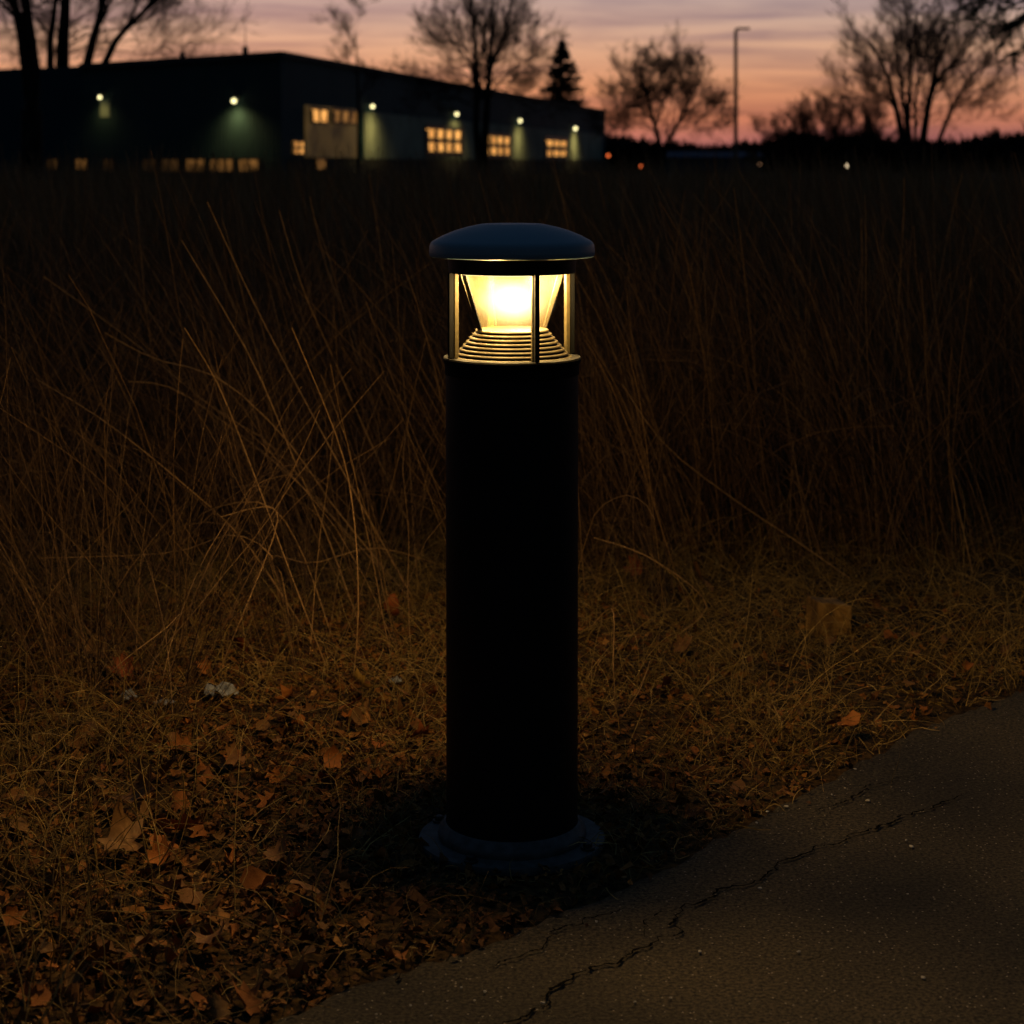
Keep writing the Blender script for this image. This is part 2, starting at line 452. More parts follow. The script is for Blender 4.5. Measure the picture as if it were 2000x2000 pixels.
M['asphalt'] = mat_asphalt()
rp = np.random.default_rng(5)
sx = np.concatenate([np.linspace(-9, -1.2, 20), np.arange(-1.15, 2.3, 0.012), np.linspace(2.4, 30, 40)])
ey = edge_y(sx)
ey = ey + 0.010 * np.sin(sx * 31) * np.sin(sx * 13 + 1) + 0.006 * np.sin(sx * 97 + np.sin(sx * 41) * 2) + 0.004 * rp.normal(size=len(sx)) * (np.abs(sx) < 2.3)
prof = [(0.0, -0.011), (0.012, 0.001), (0.03, 0.005), (0.3, 0.006), (1.2, 0.008), (2.4, 0.006), (2.43, -0.011)]
V = []
for x, y in zip(sx, ey):
    for d, z in prof:
        V.append((x + d * 0.55, y - d * 0.83 * 1.2, z))
V = np.array(V); n = len(prof); k = len(sx)
a = (np.arange(k - 1)[:, None] * n + np.arange(n - 1)[None, :]).ravel()
Fa = np.stack([a, a + 1, a + n + 1, a + n], -1)
path = link('path', np_mesh('path', V, Fa, smooth=False), M['asphalt']); path['kind'] = 'structure'

# cracks in the asphalt: dark strips for the dirt and shade in them
CR = [
    [(1794, 1519), (1760, 1528), (1719, 1538), (1690, 1553), (1664, 1566), (1636, 1582), (1610, 1590), (1584, 1598)],
    [(1880, 1560), (1830, 1580), (1775, 1604), (1720, 1626), (1680, 1640), (1640, 1652), (1598, 1666), (1561, 1678), (1528, 1694), (1503, 1715), (1482, 1733), (1421, 1747), (1370, 1768), (1337, 1785),
     (1317, 1813), (1321, 1836), (1277, 1854), (1240, 1866), (1209, 1888), (1163, 1899), (1144, 1911), (1088, 1936), (1066, 1948),
     (1070, 1973), (1042, 1992), (1000, 2008), (960, 2040)],
    [(1337, 1785), (1300, 1797), (1260, 1812), (1256, 1842)],
    [(1228, 1784), (1180, 1800), (1135, 1815), (1082, 1830), (1057, 1861), (1010, 1883), (980, 1902), (958, 1908)],
    [(1398, 1645), (1420, 1651), (1445, 1659)],
    [(1715, 1503), (1740, 1509), (1761, 1505)],
    [(1209, 1888), (1225, 1880), (1240, 1866)],
    [(1560, 1892), (1600, 1884), (1640, 1870)], [(1120, 1860), (1145, 1862), (1170, 1861)],
]
for ci, c in enumerate(CR):
    P = [gp(x, y) for x, y in c]
    pts = []
    for p, q in zip(P, P[1:]):
        m_ = max(2, int((q - p).length / 0.006))
        for t in range(m_):
            pts.append(p.lerp(q, t / m_))
    pts.append(P[-1])
    rr = random.Random(ci + 3)
    wid = (0.0030, 0.0044, 0.0024, 0.0030, 0.0020, 0.0018, 0.003, 0.0018, 0.0018)[ci]
    Vv = []; ox = oy = 0; nn = len(pts)
    for i, p in enumerate(pts):
        ox = ox * 0.72 + rr.gauss(0, 0.0034); oy = oy * 0.72 + rr.gauss(0, 0.0034)
        t = (pts[min(i + 1, nn - 1)] - pts[max(i - 1, 0)]).normalized(); nrm = Vector((-t.y, t.x, 0))
        ww = wid * (0.25 + abs(rr.gauss(0.5, 0.42))) * min(1, (i + 1) / 8, (nn - i) / 8)
        q = p + Vector((ox, oy, 0))
        Vv += [tuple(q - nrm * ww * 0.5 + Vector((0, 0, 0.0098))), tuple(q + nrm * ww * 0.5 + Vector((0, 0, 0.0098)))]
    a = np.arange(nn - 1) * 2
    cm_ = np_mesh('crack', np.array(Vv), np.stack([a, a + 1, a + 3, a + 2], -1))
    link('crack', cm_, M['crack'], path)

# ------------------------------------------------------------------ bollard light
FILL_W = 9.5
S = 3.2 / F
YB = 3.2
bol = empty('bollard_light', (0.0, YB, 0.0))
tag(bol, 'tall black cylindrical bollard light with domed cap and glowing lantern head beside the path', 'bollard light')


def zz(y): return (1645 - y) * S
def rr_(p): return p * S

lathe('post', [(0, 0.02), (rr_(127), 0.02), (rr_(128), 0.03), (rr_(129.3), zz(730)), (rr_(127), zz(727)), (0, zz(727))], M['paint'], bol, seg=128)
fl = lathe('base_flange', [(0, 0.0), (rr_(182), 0.0), (rr_(183), 0.006), (rr_(181), 0.011), (rr_(150), 0.013), (0, 0.0132)], M['flange_paint'], bol, seg=128)
lathe('base_ring', [(rr_(128), 0.013), (rr_(143), 0.013), (rr_(145), 0.019), (rr_(143), 0.026), (rr_(137), 0.030), (rr_(134), 0.036), (rr_(129), 0.038)], M['flange_paint'], bol, seg=128, sharp=50)
for k in range(4):
    an_ = math.radians(-28 + 90 * k)
    px, py = rr_(164) * math.cos(an_), rr_(164) * math.sin(an_)
    lathe('washer', [(0, 0.0125), (0.0115, 0.0125), (0.0115, 0.0150), (0.0108, 0.0155), (0, 0.0155)], M['metal_dark'], bol, seg=24, loc=(px, py, 0))
    lathe('bolt', [(0.0075, 0.0154), (0.0075, 0.021), (0.006, 0.0225), (0, 0.0235)], M['metal_dark'], bol, seg=6, loc=(px, py, 0))
lathe('collar', [(rr_(128.5), zz(730)), (rr_(131.5), zz(729)), (rr_(131.5), zz(709)), (rr_(134.5), zz(705)), (rr_(135), zz(699)), (rr_(133.5), zz(696)),
                 (rr_(118), zz(695)), (rr_(116), zz(700)), (0, zz(700))], M['collar'], bol, seg=128)
# stacked louvre rings below the lens
prof = [(rr_(60), zz(700) + 0.0005)]
nL = 8
for i in range(nL):
    t = i / (nL - 1)
    r = 117 + (71 - 117) * (t ** 0.92)
    z0 = zz(697) + (zz(645) - zz(697)) * t
    prof += [(rr_(r - 11), z0 - 0.0016), (rr_(r - 1), z0 - 0.0014), (rr_(r + 1.0), z0 - 0.0004), (rr_(r + 0.5), z0 + 0.0014), (rr_(r - 2), z0 + 0.0022), (rr_(r - 11), z0 + 0.0028)]
prof += [(rr_(60), zz(641)), (0, zz(641))]
lathe('louvre_stack', prof, M['louvre'], bol, seg=128, sharp=60)
# head band and cap
lathe('head_band', [(rr_(125), zz(501)), (rr_(126), zz(506)), (rr_(124), zz(532)), (rr_(108), zz(532)), (rr_(106), zz(501))], M['paint'], bol, seg=128, closed=True)
lathe('cap', [(0, zz(436.5)), (rr_(58), zz(437)), (rr_(63), zz(437.6)), (rr_(88), zz(443)), (rr_(113), zz(450.5)), (rr_(136), zz(460)), (rr_(150), zz(467.5)), (rr_(154.5), zz(470)),
              (rr_(157.5), zz(472.6)), (rr_(159.6), zz(476)), (rr_(161), zz(481)), (rr_(162), zz(489)), (rr_(161.8), zz(496)), (rr_(160.5), zz(499.5)), (rr_(158), zz(501)), (rr_(150), zz(501.2)), (rr_(120), zz(501.5)), (0, zz(501.5))],
      M['cap_paint'], bol, seg=160, sharp=28)
lathe('cap_gasket', [(rr_(124), zz(503)), (rr_(138), zz(503)), (rr_(139), zz(501.3)), (rr_(124), zz(501.3))], M['louvre'], bol, seg=128, closed=True)

# four lantern bars
for k in range(4):
    a_ = math.radians(-90 + 21.5 + 90 * k)
    ax = (Vector((-math.sin(a_), math.cos(a_), 0)), Vector((math.cos(a_), math.sin(a_), 0)), Vector((0, 0, 1)))
    u_ = Vector((math.cos(a_), math.sin(a_), 0))
    z0, z1 = zz(695.5), zz(530)
    mb = MB(); mb.box(u_ * rr_(127) + Vector((0, 0, (z0 + z1) / 2)), (0.0080, 0.0085, z1 - z0), ax, bevel=0.0012)
    bar = mb.build('lantern_bar', M['bar'], bol)
    mb = MB(); mb.box(u_ * rr_(117) + Vector((0, 0, (z0 + z1) / 2)), (0.0108, 0.0070, z1 - z0), ax, bevel=0.001)
    mb.build('bar_trim', M['louvre'], bar)

# lens: lightly frosted glass cone
def mat_lens():
    m = bpy.data.materials.new('frosted_glass'); m.use_nodes = True
    N = m.node_tree.nodes; L = m.node_tree.links; N.clear()
    o = N.new('ShaderNodeOutputMaterial')
    tr = N.new('ShaderNodeBsdfTransparent'); tr.inputs[0].default_value = (1.0, 0.97, 0.86, 1)
    tl = N.new('ShaderNodeBsdfTranslucent'); tl.inputs[0].default_value = (1.0, 0.74, 0.34, 1)
    gl = N.new('ShaderNodeBsdfGlossy'); gl.inputs['Roughness'].default_value = 0.55
    m1 = N.new('ShaderNodeMixShader'); m1.inputs[0].default_value = 0.035
    n = N.new('ShaderNodeTexNoise'); n.inputs['Scale'].default_value = 45; n.inputs['Detail'].default_value = 6
    tc = N.new('ShaderNodeTexCoord'); L.new(tc.outputs['Object'], n.inputs['Vector'])
    mr = N.new('ShaderNodeMapRange'); mr.inputs[1].default_value = 0.3; mr.inputs[2].default_value = 0.7; mr.inputs[3].default_value = 0.0022; mr.inputs[4].default_value = 0.0055
    L.new(n.outputs['Fac'], mr.inputs[0]); L.new(mr.outputs[0], m1.inputs[0])
    m2 = N.new('ShaderNodeMixShader'); m2.inputs[0].default_value = 0.006
    L.new(tr.outputs[0], m1.inputs[1]); L.new(tl.outputs[0], m1.inputs[2])
    L.new(m1.outputs[0], m2.inputs[1]); L.new(gl.outputs[0], m2.inputs[2]); L.new(m2.outputs[0], o.inputs['Surface'])
    return m


def mat_clear():
    m = bpy.data.materials.new('clear_glass'); m.use_nodes = True
    N = m.node_tree.nodes; L = m.node_tree.links; N.clear()
    o = N.new('ShaderNodeOutputMaterial')
    tr = N.new('ShaderNodeBsdfTransparent'); tr.inputs[0].default_value = (0.97, 0.97, 0.95, 1)
    gl = N.new('ShaderNodeBsdfGlossy'); gl.inputs['Roughness'].default_value = 0.05
    m1 = N.new('ShaderNodeMixShader'); m1.inputs[0].default_value = 0.035
    L.new(tr.outputs[0], m1.inputs[1]); L.new(gl.outputs[0], m1.inputs[2]); L.new(m1.outputs[0], o.inputs['Surface'])
    return m


M['glass'] = mat_lens(); M['clear'] = mat_clear()
lens = lathe('lens', [(rr_(67), zz(641)), (rr_(102), zz(533)), (rr_(100.5), zz(533)), (rr_(65.5), zz(641))], M['glass'], bol, seg=96, closed=True)
lathe('lens_rim', [(rr_(102.5), zz(532)), (rr_(105), zz(532)), (rr_(105), zz(534)), (rr_(102.5), zz(534))], M['louvre'], lens, seg=96, closed=True)
# slanted struts carrying the lens
for a_d in (207, 27, 117):
    a_ = math.radians(a_d)
    u = Vector((math.cos(a_), math.sin(a_), 0)); v = Vector((-u.y, u.x, 0))
    p0 = u * rr_(69.5) + Vector((0, 0, zz(642))); p1 = u * rr_(104) + Vector((0, 0, zz(533)))
    d = (p1 - p0); Ld = d.length; d.normalize(); nn_ = v.cross(d).normalized()
    mb = MB(); mb.box((p0 + p1) / 2, (0.016 if a_d == 207 else 0.003, 0.0015, Ld), (v, nn_, d))
    mb.build('lens_strut', M['paint'], bol)

# the burning lamp: a glowing gas body fading out from its centre
def mat_glow():
    m = bpy.data.materials.new('lamp_glow'); m.use_nodes = True
    N = m.node_tree.nodes; L = m.node_tree.links; N.clear()
    o = N.new('ShaderNodeOutputMaterial')
    tc = N.new('ShaderNodeTexCoord'); ln = N.new('ShaderNodeVectorMath'); ln.operation = 'LENGTH'
    L.new(tc.outputs['Object'], ln.inputs[0])
    mr = N.new('ShaderNodeMapRange'); mr.inputs[1].default_value = 0.0; mr.inputs[2].default_value = 1.0; mr.inputs[3].default_value = 1.0; mr.inputs[4].default_value = 0.0
    L.new(ln.outputs['Value'], mr.inputs[0])
    pw = N.new('ShaderNodeMath'); pw.operation = 'POWER'; pw.inputs[1].default_value = 2.0; L.new(mr.outputs[0], pw.inputs[0])
    ml = N.new('ShaderNodeMath'); ml.operation = 'MULTIPLY'; ml.inputs[1].default_value = 120.0; L.new(pw.outputs[0], ml.inputs[0])
    em = N.new('ShaderNodeEmission'); em.inputs['Color'].default_value = (1.0, 0.80, 0.42, 1)
    L.new(ml.outputs[0], em.inputs['Strength']); L.new(em.outputs[0], o.inputs['Volume'])
    return m


M['glow'] = mat_glow()
seg = 32; bm = bmesh.new(); bmesh.ops.create_uvsphere(bm, u_segments=32, v_segments=20, radius=1.0)
me = bpy.data.meshes.new('bulb'); bm.to_mesh(me); bm.free()
bulb = link('bulb', me, M['glow'], bol); bulb.location = (0.002, 0, zz(586)); bulb.scale = (0.075, 0.075, 0.050)
pl = bpy.data.lights.new('lamp', 'POINT'); pl.energy = 1.6; pl.color = (1.0, 0.70, 0.30); pl.shadow_soft_size = 0.04
po = bpy.data.objects.new('lamp', pl); COL.objects.link(po); po.location = (0.002, YB, zz(586))

# glowing strip under the head band; point lights added inside to light the ground
head_fill = lathe('led_ring', [(rr_(106), zz(532.5)), (rr_(108), zz(532.5)), (rr_(108), zz(534)), (rr_(106), zz(534))], mat_emit('led_strip', (1.0, 0.78, 0.33), 2.5), bol, seg=96, closed=True)
for k in range(4):
    a_ = math.radians(-90 + 21.5 + 45 + 90 * k)
    ll_ = bpy.data.lights.new('led', 'POINT'); ll_.energy = FILL_W * (0.72, 0.95, 1.2, 1.2)[k]; ll_.color = (1.0, 0.63, 0.245); ll_.shadow_soft_size = 0.022  # unseen added lights, made stronger on the left side
    lo_ = bpy.data.objects.new('led', ll_); COL.objects.link(lo_); lo_.location = (math.cos(a_) * rr_(88), YB + math.sin(a_) * rr_(88), zz(546))

# ------------------------------------------------------------------ grass
def grow_blades(bx, by, L_, az, l0, l1, n, bz=None, daz=0.0, wig=0.05):
    N_ = len(bx)
    P = np.zeros((N_, n, 3)); P[:, 0, 0] = bx; P[:, 0, 1] = by
    P[:, 0, 2] = surf_z(bx, by) - 0.004 if bz is None else bz
    st = L_ / (n - 1)
    wn = np.cumsum(RNG.normal(0, wig, (N_, n)), axis=1); wa = np.cumsum(RNG.normal(0, wig * 1.6, (N_, n)), axis=1)
    for i in range(1, n):
        t = (i - 0.5) / (n - 1)
        th = l0 + (l1 - l0) * t ** 1.5 + wn[:, i]; a_ = az + daz * t + wa[:, i]
        P[:, i, 0] = P[:, i - 1, 0] + st * np.sin(th) * np.cos(a_)
        P[:, i, 1] = P[:, i - 1, 1] + st * np.sin(th) * np.sin(a_)
        P[:, i, 2] = P[:, i - 1, 2] + st * np.cos(th)
    gz = surf_z(P[:, :, 0], P[:, :, 1]) + 0.002
    P[:, 1:, 2] = np.maximum(P[:, 1:, 2], gz[:, 1:])
    return P


parts = []; tints = []


def addpart(V, Fa, t, per):
    parts.append((V, Fa)); tints.append(np.repeat(t, per))


# near belt of tall dead stalks in tussocks
def tall_belt(ntuft, y0, y1, per, rad, n, Lm, side, halfw=None):
    Y = y0 + (y1 - y0) * RNG.random(ntuft) ** 1.2
    hw = 0.36 * Y + 0.8 if halfw is None else halfw
    X = RNG.uniform(-1, 1, ntuft) * hw
    keep = Y > tall_y(X) + RNG.normal(0, 0.12, ntuft)
    X, Y = X[keep], Y[keep]
    k = RNG.integers(per[0], per[1], len(X))
    bx = np.repeat(X, k) + RNG.normal(0, 0.045, k.sum()); by = np.repeat(Y, k) + RNG.normal(0, 0.045, k.sum())
    m_ = len(bx)
    lean_dir = np.repeat(RNG.normal(PI * 0.9, 1.0, len(X)), k)
    tuft_lean = np.repeat(np.abs(RNG.normal(0.10, 0.16, len(X))) + np.clip(0.25 - 0.12 * X, 0, 0.4) * (Y < 7), k)
    az = lean_dir + RNG.normal(0, 0.8, m_)
    L_ = Lm * np.clip(RNG.normal(0.86, 0.2, m_), 0.25, 1.22)
    l0 = np.abs(RNG.normal(0.04, 0.12, m_)) + tuft_lean * 0.7
    l1 = l0 + np.abs(RNG.normal(0.22, 0.28, m_))
    broken = RNG.random(m_) < 0.08
    l1[broken] += RNG.uniform(0.9, 1.8, broken.sum())
    P = grow_blades(bx, by, L_, az, l0, l1, n, wig=0.055)
    r0 = rad * RNG.uniform(0.5, 1.25, m_)
    R = r0[:, None] * np.linspace(1, 0.35, n)[None, :]
    V, Fa = tubes(P, R, side)
    addpart(V, Fa, (RNG.random(m_) ** 1.5 * 0.95) if y0 < 8 else RNG.uniform(0.35, 1.0, m_), n * side)


tall_belt(560, 3.0, 6.6, (5, 18), 0.0013, 12, 0.80, 3)
tall_belt(1500, 5.4, 11.0, (9, 22), 0.0017, 8, 0.97, 3)
tall_belt(2300, 9.0, 24.0, (8, 16), 0.0032, 6, 1.00, 3)
tall_belt(2400, 22.0, 70.0, (6, 12), 0.008, 4, 1.02, 3)

# traced leading stalks (base first), each at the distance of its foot
HERO = [
    [(815, 1184), (705, 985), (610, 810), (500, 600), (405, 395)],
    [(700, 1215), (640, 1050), (575, 900), (490, 700), (355, 470)],
    [(640, 1310), (560, 1100), (505, 950), (430, 760), (360, 640)],
    [(830, 1090), (740, 900), (660, 720), (590, 560), (545, 410)],
    [(790, 1010), (740, 820), (690, 650), (640, 530), (605, 385)],
    [(800, 1170), (660, 1000), (560, 860), (430, 740), (300, 700), (205, 650)],
    [(760, 1130), (600, 960), (470, 850), (340, 760), (250, 745)],
    [(720, 1100), (540, 880), (420, 800), (250, 660), (85, 540)],
    [(480, 1200), (520, 1090), (610, 1100), (730, 1070), (850, 1100)],
    [(420, 1330), (470, 1210), (540, 1030), (520, 990), (430, 1010)],
    [(570, 1280), (545, 1110), (460, 1045), (330, 1080), (75, 1090)],
    [(650, 1250), (590, 1080), (520, 985), (400, 1000), (355, 1070)],
    [(110, 1460), (160, 1380), (230, 1300), (320, 1230), (350, 1200)],
    [(600, 1240), (480, 1060), (340, 930), (200, 820), (70, 740)],
    [(690, 1330), (700, 1180), (690, 1000), (660, 860), (570, 640)],
    [(860, 980), (800, 760), (760, 600), (735, 430), (720, 340)],
    [(1715, 1027), (1724, 859), (1747, 696), (1764, 440), (1766, 347)],
    [(1733, 971), (1775, 812), (1817, 649), (1850, 463), (1880, 337)],
    [(1668, 1022), (1657, 812), (1645, 700), (1636, 570)],
    [(1673, 999), (1678, 719), (1684, 560), (1682, 426)],
    [(1589, 1045), (1573, 812), (1572, 680), (1575, 580)],
    [(1515, 1045), (1505, 859), (1482, 752), (1449, 724)],
    [(1282, 999), (1277, 766), (1272, 649), (1286, 463)],
    [(1752, 999), (1785, 920), (1817, 859)],
    [(1690, 1060), (1620, 990), (1540, 935), (1450, 890), (1385, 855)],
    [(1660, 1130), (1560, 1060), (1440, 980), (1300, 870), (1215, 750)],
    [(1170, 1010), (1165, 850), (1150, 640), (1145, 560)],
    [(1205, 1405), (1198, 1300), (1196, 1190), (1150, 1230)],
    [(1212, 1405), (1248, 1350), (1270, 1290)],
    [(1310, 1250), (1380, 1180), (1270, 1090), (1160, 1050)],
    [(1900, 1120), (1865, 960), (1850, 880)],
    [(1130, 1090), (1150, 1040), (1200, 1010), (1290, 1040)],
]
HP = []
for h in HERO:
    b0 = gp(*h[0]); D0 = b0.y
    pts = [b0]
    for i, q in enumerate(h[1:]):
        D1 = D0 + (0.05 * math.sin(i * 1.7 + h[0][0])) * (i + 1) * 0.5
        p = dp(q[0], q[1], D1); p.z = max(p.z, 0.02)
        pts.append(p)
    # catmull-rom resample to 14 points
    Q = [pts[0]] + pts + [pts[-1]]
    out_ = []
    for t in np.linspace(0, len(pts) - 1.0001, 14):
        i = int(t); f = t - i
        p0, p1, p2, p3 = Q[i], Q[i + 1], Q[i + 2], Q[min(i + 3, len(Q) - 1)]
        out_.append(0.5 * ((2 * p1) + (-p0 + p2) * f + (2 * p0 - 5 * p1 + 4 * p2 - p3) * f * f + (-p0 + 3 * p1 - 3 * p2 + p3) * f ** 3))
    HP.append([tuple(p) for p in out_])
HP = np.array(HP)
R = (0.0019 * (np.array([h[0][1] for h in HP]) / 4.3) ** 1.4)[:, None] * np.linspace(1, 0.4, 14)[None, :]
V, Fa = tubes(HP, R, 5); addpart(V, Fa, np.full(len(HP), 0.95), 14 * 5)

V, Fa = merge(parts)
M['tall'] = mat_tint('dead_grass_stalks', [(0.045, 0.026, 0.015), (0.13, 0.072, 0.034), (0.26, 0.145, 0.062), (0.40, 0.235, 0.10)])
tg = link('tall_grass', np_mesh('tall_grass', V, Fa, np.concatenate(tints)), M['tall'])
tag(tg, 'tall dead brown grass filling the field behind the bollard', 'tall grass', kind='stuff')

# short matted grass on the verge
parts = []; tints = []
def scatter(N_, x0, x1, y0, y1, edge=0.02, clump=0.0, spill=0.03):
    X = RNG.uniform(x0, x1, N_); Y = RNG.uniform(y0, y1, N_)
    if clump: 
        dens = 0.5 + 0.5 * vnoise(X, Y, 11, 21)
        k = RNG.random(N_) < np.clip(dens * 1.6 - 0.15, 0.12, 1); X, Y = X[k], Y[k]
    g = off_path(X, Y)
    k = (g > edge + np.where(RNG.random(len(X)) < 0.75, np.abs(RNG.normal(0, 0.02, len(X))), -np.abs(RNG.normal(0, spill, len(X))))) & (np.hypot(X, Y - YB) > 0.150)
    return X[k], Y[k]

HLP = np.array([tuple(gp(x, y)[:2]) for x, y in ((265, 1610), (252, 1700), (365, 1660), (182, 1925), (330, 1552), (465, 1522), (678, 1416), (578, 1292), (467, 1300),
                (238, 1342), (398, 1342), (432, 1372), (252, 1384), (768, 1238), (1297, 1374), (1656, 1449), (410, 1870), (540, 1708))])


def clear(X, Y, r=0.05):
    d = np.min(np.hypot(X[:, None] - HLP[None, :, 0], (Y[:, None] - HLP[None, :, 1] + 0.03) * 0.7), axis=1)
    return (d > r) | (RNG.random(len(X)) < 0.12)


X, Y = scatter(125000, -1.9, 2.1, 2.0, 6.3, 0.0, 1)
# thinner in the leafy foreground left
k = RNG.random(len(X)) < np.clip((Y - 2.7 + 0.25 * X) / 0.9, 0.28, 1); X, Y = X[k], Y[k]
k = clear(X, Y); X, Y = X[k], Y[k]
m_ = len(X)
P = grow_blades(X, Y, np.clip(RNG.gamma(3.2, 0.018, m_), 0.02, 0.16), RNG.uniform(0, 2 * PI, m_), RNG.uniform(0.5, 1.25, m_), RNG.uniform(1.2, 2.3, m_), 5, daz=RNG.normal(0, 1.6, m_), wig=0.22)
W = np.full((m_, 1), 1.0) * RNG.uniform(0.0005, 0.0012, (m_, 1)) * np.array([1, 1, 0.9, 0.7, 0.3])[None, :]
V, Fa = ribbons(P, W); addpart(V, Fa, np.clip(RNG.normal(0.5, 0.25, m_), 0, 1), 10)
# longer tangled strands
X, Y = scatter(7000, -1.9, 2.1, 2.3, 6.2, 0.05, 1)
k = clear(X, Y) & (np.hypot(X, Y - YB) > 0.42); X, Y = X[k], Y[k]; m_ = len(X)
P = grow_blades(X, Y, RNG.uniform(0.10, 0.34, m_), RNG.uniform(0, 2 * PI, m_), RNG.uniform(0.4, 1.1, m_), RNG.uniform(1.4, 2.2, m_), 9, daz=RNG.normal(0, 1.4, m_), wig=0.12)
R = RNG.uniform(0.0006, 0.0011, (m_, 1)) * np.linspace(1, 0.4, 9)[None, :]
V, Fa = tubes(P, R, 3); addpart(V, Fa, np.clip(RNG.normal(0.7, 0.2, m_), 0, 1), 27)
# curly weeds at the left edge of the picture
m_ = 420
X = RNG.uniform(-1.25, -0.52, m_); Y = RNG.uniform(2.25, 3.6, m_); k = X < -0.19 * Y + 0.03; X, Y = X[k], Y[k]; m_ = len(X)
P = grow_blades(X, Y, RNG.uniform(0.12, 0.36, m_), RNG.uniform(0, 2 * PI, m_), RNG.uniform(0.0, 0.5, m_), RNG.uniform(1.5, 3.0, m_), 11, daz=RNG.normal(0, 2.2, m_), wig=0.2)
R = RNG.uniform(0.0008, 0.0016, (m_, 1)) * np.linspace(1, 0.4, 11)[None, :]
V, Fa = tubes(P, R, 3); addpart(V, Fa, np.clip(RNG.normal(0.5, 0.2, m_), 0, 1), 33)
V, Fa = merge(parts)
M['short'] = mat_tint('matted_grass', [(0.08, 0.050, 0.014), (0.18, 0.115, 0.030), (0.30, 0.19, 0.055), (0.42, 0.28, 0.10)])
sg = link('matted_grass', np_mesh('matted_grass', V, Fa, np.concatenate(tints)), M['short'])
tag(sg, 'short dry matted grass covering the verge around the bollard', 'grass', kind='stuff')

# ------------------------------------------------------------------ leaf litter (crumbs) + individual leaves
LOBES = {
    'maple': [(0, .15), (14, .62), (24, .55), (38, .95), (52, .62), (66, .60), (80, .86), (90, 1.1), (100, .86), (114, .60), (128, .62), (142, .95), (156, .55), (166, .62), (180, .15), (225, .36), (270, .30), (315, .36)],
    'oval': [(0, .55), (20, .62), (45, .80), (70, 1.0), (90, 1.12), (110, 1.0), (135, .80), (160, .62), (180, .55), (210, .60), (240, .72), (270, .80), (300, .72), (330, .60)],
    'ragged': [(0, .6), (18, .9), (32, .55), (55, 1.0), (75, .7), (95, 1.05), (118, .66), (140, .98), (165, .5), (190, .82), (215, .6), (240, .9), (262, .5), (285, .85), (315, .55), (340, .8)],
}


def leaf_mesh(kind, size, curl, seed, rings=4):
    r = random.Random(seed)
    out_ = [(math.radians(a_ + r.uniform(-4, 4)), d_ * r.uniform(0.86, 1.12)) for a_, d_ in LOBES[kind]]
    n_ = len(out_); Vv = [(0, 0, 0)]; ca = r.uniform(0, PI); sad = r.uniform(-0.6, 0.9); tw = r.uniform(-0.8, 0.8)
    for k in range(1, rings + 1):
        f = k / rings
        for a_, d_ in out_:
            x = math.cos(a_) * d_ * f; y = math.sin(a_) * d_ * f
            u = x * math.cos(ca) + y * math.sin(ca); v = -x * math.sin(ca) + y * math.cos(ca)
            z = curl * (u * u * 0.75 + sad * v * v * 0.5 + tw * u * v * 0.5) + 0.05 * math.sin(a_ * 5 + seed) * f + r.uniform(-.03, .03) * f
            u2 = u / (1 + 0.5 * abs(curl) * u * u)
            Vv.append(((u2 * math.cos(ca) - v * math.sin(ca)) * size, (u2 * math.sin(ca) + v * math.cos(ca)) * size, z * size))
    Fc = []
    for i in range(n_):
        Fc.append((0, 1 + i, 1 + (i + 1) % n_))
        for k in range(rings - 1):
            o1 = 1 + k * n_; o2 = o1 + n_
            Fc.append((o1 + i, o2 + i, o2 + (i + 1) % n_, o1 + (i + 1) % n_))
    me = bpy.data.meshes.new('fallen_leaf'); me.from_pydata(Vv, [], Fc); me.update()
    me.polygons.foreach_set('use_smooth', [True] * len(me.polygons))
    return me


def leaf_mat(name, c1, c2):
    m = mat_noise(name, c1, c2, scale=55, rough=0.7, bump=0.6, bdist=0.002, detail=6, spec=0.3)
    return m


LM = {
    'tan': leaf_mat('tan_leaf', (0.13, 0.062, 0.018), (0.24, 0.12, 0.036)),
    'brown': leaf_mat('brown_leaf', (0.12, 0.052, 0.014), (0.24, 0.11, 0.032)),
    'orange': leaf_mat('orange_leaf', (0.24, 0.078, 0.013), (0.38, 0.135, 0.026)),
    'red': leaf_mat('red_leaf', (0.16, 0.040, 0.012), (0.27, 0.078, 0.02)),
    'yellow': leaf_mat('yellow_leaf', (0.34, 0.19, 0.03), (0.48, 0.29, 0.06)),
}


def put_leaf(kind, x, y, size, curl, mt, seed, rot=None, tilt=None, lift=0.012):
    me = leaf_mesh(kind, size, curl, seed)
    o = link('fallen_leaf', me, LM[mt])
    p = gp(x, y); r = random.Random(seed * 7 + 1)
    gz_ = float(ground_z(np.array([p.x]), np.array([p.y]))[0])
    o.location = (p.x, p.y, gz_ + lift)
    t = tilt or (r.uniform(-.35, .35), r.uniform(-.35, .35))
    o.rotation_euler = (t[0], t[1], rot if rot is not None else r.uniform(0, 2 * PI))
    return o


